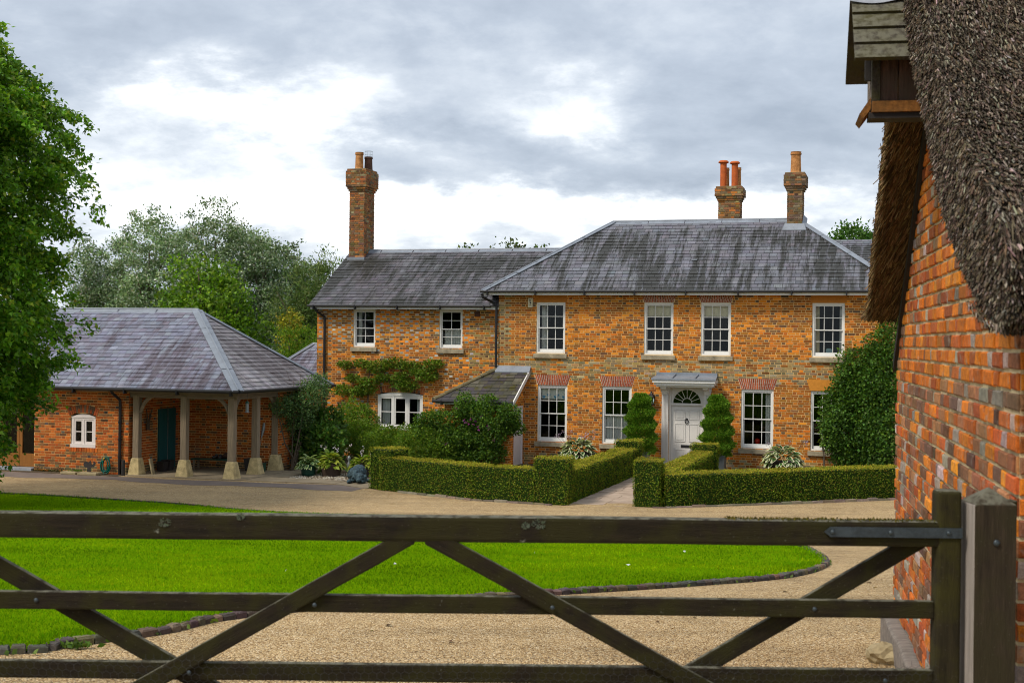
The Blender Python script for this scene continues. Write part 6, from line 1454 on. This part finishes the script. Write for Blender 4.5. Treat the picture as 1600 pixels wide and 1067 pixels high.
# ---------------------------------------------------------------- small things about the shed
# squirrel cut from sheet metal
out = [(0, 0), (.10, 0), (.12, .02), (.10, .04), (.11, .10), (.14, .13), (.17, .12), (.22, .17), (.23, .24), (.19, .27), (.16, .25), (.18, .22), (.16, .19), (.12, .19), (.12, .24), (.10, .28), (.08, .30), (.075, .26), (.05, .27), (.05, .24), (.0, .26), (-.06, .25), (-.09, .19), (-.07, .13), (-.02, .10), (.02, .11), (.01, .05)]
m_ = MB(); m_.prism(out, 'y', -.005, .005); o = m_.build('squirrel_silhouette', 'planter_dark'); o.location = HP(-9.55, -8.32, .085); o.rotation_euler.z = -TH; o.scale = (1.25, 1, 1.1); tag(o, 'dark sheet metal squirrel silhouette standing below the shed window', 'ornament')
for (a, w_, l, nm) in ((-10.05, .5, .3, 'flat stepping stone with weeds left of the squirrel silhouette'), (-9.42, .62, .32, 'flat stepping stone under the squirrel silhouette')):
    o = bevelled('stone_slab', w_, l, .075, 'slab_stone', None, .02, 2, HP(a, -8.36, .04), (0, 0, -TH), jit=.015); tag(o, nm, 'stone', 'flat stones below the shed window')
o = leaves('weeds', np.array([HP(-9.9 + random.gauss(0, .12), -8.3 + random.gauss(0, .05), .08) for _ in range(90)]), rng.normal(size=(90, 3)) * .6 + (0, 0, .8), .07, palette(90, G_MID), 'thin', 'leaf', kind='stuff'); tag(o, 'tuft of weeds on the stone below the shed window', 'weeds')
o = leaves('moss_line', np.array([HP(random.uniform(-11.5, -10.4), -8.05 + random.gauss(0, .03), abs(random.gauss(0, .05))) for _ in range(500)]), rng.normal(size=(500, 3)) + (0, 0, .5), .035, palette(500, [(.08, .075, .02), (.06, .07, .015)]), 'oval', 'leaf_matte', kind='stuff'); tag(o, 'moss and litter along the foot of the shed wall', 'moss')
hz = empty('garden_hose', HP(-9.08, -8.08, 0), -TH); tag(hz, 'coiled green garden hose leaning on the shed wall', 'hose')
m_ = MB(); pts = []
for i in range(150):
    a = i / 150 * 6.283 * 4.5; k = i / 150; pts.append(((.13 + .09 * math.sin(a * .31 + 1) * k) * math.cos(a) * (1 - .25 * k) + .03 * k, -.03 - .05 * k + .02 * math.sin(a * 1.3), .29 + (.2 + .03 * math.cos(a * .23)) * math.sin(a) - .04 * k))
pts += [(.02, -.14, .03), (-.12, -.18, .02), (-.2, -.12, .02)]
m_.tube([(x, y, max(z, .016)) for x, y, z in pts], .0155, 6); m_.build('hose', 'hose_green', hz, smooth=True)
m_ = MB(); m_.tube([(-.02, -.12, .42), (.01, -.13, .47), (.03, -.12, .49)], [.02, .025, .015], 6); m_.build('nozzle', 'yellow_plastic', hz)
m_ = MB(); m_.lathe([(.055, 0), (.05, .42), (.04, .43), (.001, .43)], 0, 0, 12); o = m_.build('drain_cover_pipe', 'planter_dark'); o.location = HP(-8.50, -8.12, 0); tag(o, 'short black pipe standing beside the shed downpipe', 'pipe')
bn = empty('bench', HP(-6.9, -6.0, .03), -TH); tag(bn, 'low green bench inside the open shed', 'bench')
m_ = MB()
for k in range(3): m_.box(-.62, .62, -.16 + k * .11, -.06 + k * .11, .30, .335)
m_.build('seat', 'planter_green', bn)
for x in (-.55, .52):
    for y in (-.14, .12):
        m_ = MB(); m_.box(x, x + .05, y, y + .05, 0, .30); m_.build('leg', 'old_oak', bn)
for k, (a, lab) in enumerate(((-6.78, 'left one of two black shoes on the green bench'), (-6.62, 'right one of two black shoes on the green bench'))):
    m_ = MB(); m_.tube([(0, -.12, .04), (0, -.05, .05), (0, .06, .05), (0, .12, .05)], [.035, .05, .045, .05], 8); m_.tube([(0, .1, .05), (0, .1, .13)], [.05, .045], 8); o = m_.build('shoe', 'planter_dark', smooth=True); o.location = HP(a, -6.05, .365); o.rotation_euler.z = -TH + .3 * k; tag(o, lab, 'shoe', 'shoes on the bench')
m_ = MB(); m_.tube([(-.2, 0, .02), (-.05, .02, .09), (.12, 0, .1), (.24, .02, .03)], [.05, .09, .08, .05], 8); o = m_.build('folded_sack', 'terracotta_dark', smooth=True); o.location = HP(-6.45, -5.9, .365); o.rotation_euler.z = -TH; tag(o, 'dark crumpled sack on the green bench', 'sack')
for k, (a, b, s, mt, lab) in enumerate(((-8.0, -6.9, .26, 'planter_dark', 'black crate by the teal doors nearest the post'), (-8.02, -6.55, .28, 'planter_dark', 'black crate by the teal doors farther back'), (-5.75, -5.75, .34, 'planter_dark', 'dark bin in the back corner of the open shed'), (-5.35, -5.9, .24, 'planter_green', 'green bin behind the corner post'))):
    cr_ = empty('crate', HP(a, b, .03), -TH); tag(cr_, lab, 'crate', 'crates and bins in the open shed'); m_ = MB(); t_ = s * .46
    m_.hexa([(-t_ * .85, -t_ * .85, 0), (t_ * .85, -t_ * .85, 0), (t_ * .85, t_ * .85, 0), (-t_ * .85, t_ * .85, 0), (-t_, -t_, s), (t_, -t_, s), (t_, t_, s), (-t_, t_, s)]); m_.build('tub', mt, cr_); m_ = MB(); m_.box(-t_ - .015, t_ + .015, -t_ - .015, t_ + .015, s, s + .02); m_.build('rim', mt, cr_)
o = bevelled('stone_offcut', .05, .14, .46, 'slab_stone', None, .008, 1, HP(-7.83, -7.72, .24), (0, R(-13), -TH), jit=.006); tag(o, 'thin stone slab leaning on the leftmost post plinth', 'stone')
fd = empty('bird_feeder', HP(-4.78, -7.85, 1.86), -TH); tag(fd, 'hanging tube bird feeder at the shed corner', 'bird feeder')
m_ = MB(); m_.lathe([(.045, .03), (.045, .25)], 0, 0, 10); m_.build('tube', 'zinc', fd); m_ = MB(); m_.lathe([(.065, 0), (.065, .02), (.045, .03)], 0, 0, 10); m_.build('tray', 'zinc', fd); m_ = MB(); m_.lathe([(.06, .25), (.055, .28), (.02, .31), (.001, .315)], 0, 0, 10); m_.build('cap', 'planter_green', fd); m_ = MB(); m_.tube([(0, 0, .31), (0, .0, .52)], .004, 4); m_.build('wire', 'iron', fd)
br = empty('broom', HP(-5.62, -5.5, .03), -TH); tag(br, 'broom leaning on the back wall of the open shed', 'broom')
m_ = MB(); m_.tube([(0, -.25, .0), (.08, .13, 1.35)], .014, 6); m_.build('handle', 'old_oak', br); m_ = MB(); m_.tube([(.05, .02, .95), (.075, .10, 1.22), (.08, .13, 1.38)], [.02, .05, .035], 6); m_.build('head', 'zinc', br)
ant = empty('wall_rack', HP(-8.33, -7.15, 1.35), -TH); tag(ant, 'dark forked rack hung on the inner shed wall', 'rack')
m_ = MB(); m_.tube([(0, 0, 0), (.02, .06, .2), (.03, .16, .5)], [.03, .025, .01], 6); m_.tube([(0, 0, 0), (.02, -.06, .2), (.03, -.14, .5)], [.03, .025, .01], 6); m_.tube([(.015, .03, .1), (.05, .02, .42)], [.02, .008], 6); m_.tube([(0, 0, -.12), (0, 0, .05)], [.05, .06], 6); m_.build('prongs', 'bark', ant)

# ---------------------------------------------------------------- trees
def tree(name, label, base, crowns, clumps, per, size, pal, shape='oval', trunk=.25, group=None, wts=None, sig=.35, droop=.1, limbs=10, mat='leaf', shell=(.55, 1.0), cat='tree', bark='bark'):
    b = np.array((base[0], base[1], gz(base[1]) if len(base) < 3 else base[2])); root = empty(name, b); tag(root, label, cat, group)
    cr_ = [(np.array(c[:3], float), np.array(c[3:6], float)) for c in crowns]; wt = np.array([r[0] * r[1] + r[0] * r[2] * 2 for _, r in cr_]); wt /= wt.sum(); CC = []
    for (c, r), f_ in zip(cr_, wt):
        k = max(3, int(clumps * f_)); d = unit(rng.normal(size=(k, 3))); q = rng.uniform(shell[0] ** 3, shell[1] ** 3, k) ** (1 / 3); CC.append(c + d * r * q[:, None] * (1 + .13 * rng.normal(size=(k, 1))))
    CC = np.concatenate(CC); ctr = np.mean([c for c, _ in cr_], axis=0)
    P = np.repeat(CC, per, axis=0); s_ = np.repeat(sig * rng.uniform(.6, 1.3, len(CC)), per)[:, None]; off = rng.normal(size=P.shape) * s_ * np.array((1, 1, .75)); P = P + off
    A = unit(P - ctr) * .45 + rng.normal(0, .6, P.shape) + (0, 0, -droop); cl = np.repeat(rng.normal(1, .16, len(CC)), per)
    cc = np.clip(palette(len(P), pal, wts, .2) * cl[:, None] * random.uniform(.85, 1.25), .004, 1); ok = P[:, 2] > .15
    leaves('crown', P[ok], A[ok], (size * rng.uniform(.65, 1.25, len(P)))[ok], cc[ok], shape, mat, root)
    m_ = MB(); top_ = max(c[2] for c, _ in cr_); 
    tp = [(0, 0, -.1), (.04, .02, top_ * .3), (-.03, .05, top_ * .65), (.0, 0, top_ * 1.0)]; m_.tube(tp, [trunk * 1.15, trunk * .85, trunk * .55, trunk * .2], 9)
    for k in range(limbs):
        e = CC[rng.integers(len(CC))]; h = max(.3, min(top_ * .9, e[2] * random.uniform(.35, .7))); s0 = np.array((0, 0, h)); md = s0 + (e - s0) * .5 + (0, 0, -.04 * np.linalg.norm(e - s0)); m_.tube([tuple(s0), tuple(md), tuple(e)], [trunk * .33, trunk * .2, trunk * .06], 6)
    m_.build('trunk', bark, root, smooth=True); return root
# near tree on the left
hs = [1.1, 1.3, 1.6, 2.28, 2.85, 3.4, 4.5, 5.2, 6.0, 6.6, 7.2, 8.6, 9.1, 9.45, 10.1, 10.7, 11.6, 12.4]; rs = [2.6, 3.5, 3.9, 4.35, 4.6, 4.75, 5.2, 5.45, 5.3, 5.1, 5.6, 5.5, 5.15, 4.55, 4.2, 3.7, 2.6, 1.2]
tb = np.array((-14.6, 29.0, gz(29.0))); nt_ = empty('sycamore_tree', tb); tag(nt_, 'large leafy tree filling the left edge in front of the shed', 'tree')
NC = 2100; per = 110                                    # sprays: leaves strung along short drooping twigs
h = np.interp(rng.random(NC), [0, .32, 1], [1.25, 4.2, 12.2]); ang = np.where(rng.random(NC) < .78, rng.normal(-.45, .75, NC), rng.random(NC) * 6.283); fr_ = rng.uniform(.40 ** 2, .93 ** 2, NC) ** .5; rad = np.interp(h, hs, rs)
lump = np.array([mnoise.noise((math.cos(a) * 2.3, math.sin(a) * 2.3, z * .85)) for a, z in zip(ang, h)]); rad = rad * np.interp(h, [0, 4, 7, 9], [1.0, .99, .97, .97]) * (1 + .16 * lump) - .60
CC = np.column_stack([np.cos(ang) * rad * fr_, np.sin(ang) * rad * fr_, h - tb[2]]); od = np.column_stack([np.cos(ang), np.sin(ang), np.zeros(NC)])
td = unit(od + rng.normal(0, .55, (NC, 3)) + (0, 0, .15)); tl = rng.uniform(.35, 1.05, NC)
t_ = rng.random((NC, per)) ** .75; tt = t_.reshape(-1)
P = np.repeat(CC, per, axis=0) + np.repeat(td * tl[:, None], per, axis=0) * tt[:, None]; P[:, 2] -= np.repeat(tl, per) * .45 * tt ** 2
P += rng.normal(size=P.shape) * (.10 + .06 * (1 - tt))[:, None] * (1, 1, .6)
A = np.repeat(td, per, axis=0) * .5 + (0, 0, -.35) + rng.normal(0, .5, P.shape)
cc = palette(len(P), [(.095, .215, .014), (.14, .28, .019), (.21, .35, .027), (.06, .15, .012), (.30, .36, .035)], [.30, .30, .18, .16, .06], .2) * np.repeat(rng.normal(1, .15, NC), per)[:, None]
nr = np.tile((0, 0, 1.), (len(P), 1)) + rng.normal(0, .6, P.shape)
leaves('crown', P, A, rng.uniform(.07, .135, len(P)), np.clip(cc, .004, 1), 'ivy', 'leaf', nt_, nrm=nr)
m_ = MB(); m_.tube([(0, 0, -.2), (.05, 0, 2), (.0, .1, 5), (.1, 0, 8), (0, 0, 11)], [.42, .34, .27, .17, .05], 12)
for k in range(46):
    e = CC[rng.integers(NC)]; s0 = np.array((0, 0, max(.8, e[2] * random.uniform(.3, .7)))); md = s0 + (e - s0) * .55 + (0, 0, -.25); m_.tube([tuple(s0), tuple(md), tuple(e)], [.09, .05, .012], 6)
m_.build('trunk', 'bark', nt_, smooth=True)
# background trees
def wx(px_, y): return (px_ - 800) / 2065 * y
def hz_(py, y): return CAM_H + (528 - py) / 2065 * y
SIL = [(.16, .225, .11), (.225, .29, .165), (.11, .17, .07), (.48, .52, .43), (.32, .37, .25)]
for px_, top, y, r, lab in ((140, 385, 82, 1.7, 'white poplar farthest left, half behind the near tree'), (190, 375, 90, 1.5, 'white poplar second from the left, thin crowned'), (232, 330, 80, 1.9, 'white poplar third from the left with a tall narrow crown'), (283, 345, 84, 1.6, 'white poplar behind the left side of the round green tree'),
                           (335, 318, 79, 2.1, 'tallest white poplar, above the round green tree'), (380, 350, 83, 1.6, 'white poplar right of the tallest one'), (414, 368, 80, 1.5, 'white poplar third from the house'), (452, 382, 82, 1.7, 'white poplar second from the house'), (480, 410, 86, 1.5, 'white poplar nearest the house chimney')):
    H_ = hz_(top, y); tree('white_poplar', lab, (wx(px_, y), y), [(0, 0, H_ - r * 1.1, r * .8, r * .8, r * 1.15), (r * .35, 0, H_ * .62, r * .85, r * .8, r * 1.1), (-r * .45, .2, H_ * .50, r * .85, r * .8, r * 1.1), (.1, 0, H_ * .3, r * 1.2, r, H_ * .26)], 260, 75, .17, SIL, 'oval', .2, 'white poplars behind the shed', [.28, .24, .20, .13, .15], .27, 0, 14, 'leaf_matte', (.35, 1.0))
y = 62; H_ = hz_(400, y); tree('round_tree', 'rounded bright green broadleaf tree behind the shed ridge', (wx(318, y), y), [(0, 0, H_ - 2.3, 2.0, 2.0, 2.25), (-1.1, 0, H_ - 3.6, 1.6, 1.7, 1.9), (1.2, 0, H_ - 3.6, 1.6, 1.7, 1.9), (1.9, -.3, H_ - 5, 1.5, 1.5, 1.6), (-1.8, -.3, H_ - 5, 1.5, 1.5, 1.6), (0, -.5, H_ - 5, 2.2, 1.8, 1.8)], 420, 60, .19, [(.10, .205, .012), (.145, .255, .014), (.195, .305, .02), (.07, .145, .01)], 'oval', .3, None, None, .30, .1, 14, 'leaf', (.5, 1.0))
y = 66; H_ = hz_(388, y)
for px_, top, r, lab in ((478, 400, 1.35, 'feathery willow left of the house chimney'), (515, 382, 1.3, 'feathery willow directly beside the house chimney'), (548, 392, 1.1, 'feathery willow behind the house chimney')):
    H_ = hz_(top, y); tree('willow', lab, (wx(px_, y), y), [(0, 0, H_ - r * 1.4, r * .6, r * .6, r * 1.5), (-r * .5, 0, H_ * .62, r, r, r * 1.3), (r * .4, 0, H_ * .55, r, r, r * 1.4), (0, 0, H_ * .35, r * 1.2, r, H_ * .3)], 190, 44, .22, [(.09, .14, .035), (.13, .18, .05), (.06, .10, .025), (.17, .21, .08)], 'thin', .18, 'willows behind the house wing', None, .26, -.25, 10, 'leaf_matte', (.3, 1.0))
y = 56
for px_, top, r, pal, lab in ((452, 506, 1.0, G_MID + [(.1, .2, .015)], 'left yellow green conifer behind the outbuilding roof'), (486, 510, .95, G_MID + [(.1, .2, .015)], 'right yellow green conifer next to the house corner')):
    H_ = hz_(top, y); tree('conifer', lab, (wx(px_, y), y), [(0, 0, H_ - .9, r * .55, r * .55, 1.0), (0, 0, H_ - 1.9, r * .85, r * .85, 1.2), (0, 0, H_ * .4, r, r, H_ * .4)], 120, 50, .13, pal, 'thin', .12, 'conifers behind the outbuilding', None, .16, -.5, 3, 'leaf_matte', (.5, 1.0))
H_ = hz_(482, 60); tree('golden_shrub', 'golden leaved shrub above the conifers', (wx(452, 60), 60), [(0, 0, H_ - .5, .45, .45, .5), (.1, 0, H_ - 1.3, .5, .5, .7)], 30, 45, .13, [(.28, .25, .02), (.34, .28, .025), (.16, .2, .02)], 'oval', .1, None, None, .2, .1, 3)
y = 58
for px_, top, r, lab in ((738, 373, .55, 'small treetop showing alone above the wing ridge'), (795, 376, .75, 'olive treetop above the middle of the wing ridge'), (826, 374, .6, 'olive treetop above the wing ridge nearest the main roof')):
    H_ = hz_(top, y) + .1; tree('oak_tree', lab, (wx(px_, y), y), [(0, 0, H_ - r, r, r, r), (.2, 0, H_ - 2.4, 2.0, 1.5, 1.6), (0, 0, H_ - 4.5, 2.6, 2, 2.2)], 90, 45, .17, [(.07, .11, .015), (.10, .13, .02), (.05, .085, .012)], 'oval', .2, 'treetops behind the wing roof', None, .2, .1, 6)
y = 70; H_ = hz_(333, y) ; tree('oak_tree', 'dark green tree behind the right hip of the main roof', (wx(1332, y), y), [(0, 0, H_ - 1.2, 1.3, 1.2, 1.1), (-.5, 0, H_ - 2.2, 1.5, 1.5, 1.3), (1.0, 0, H_ - 2.0, 1.5, 1.3, 1.4), (.2, 0, H_ - 5, 2.4, 2, 2.4)], 230, 50, .2, [(.03, .08, .012), (.05, .115, .015), (.075, .15, .018)], 'oval', .25, None, None, .27, .1, 8)
# far wood that closes the view
n = 14000; x = rng.uniform(-95, 95, n); tops = np.array([5.2 + 1.6 * mnoise.noise((a * .09, 0, 0)) + .9 * mnoise.noise((a * .35, 3, 0)) for a in x]); P = np.column_stack([x, 118 + rng.normal(0, 3, n), tops * rng.random(n) ** .6])
o = leaves('far_wood', P, rng.normal(size=(n, 3)), rng.uniform(.6, 1.1, n), palette(n, [(.05, .10, .02), (.07, .12, .03), (.035, .075, .02)]), 'oval', 'leaf_matte', kind='stuff'); tag(o, 'far wood closing the view behind the trees', 'wood')
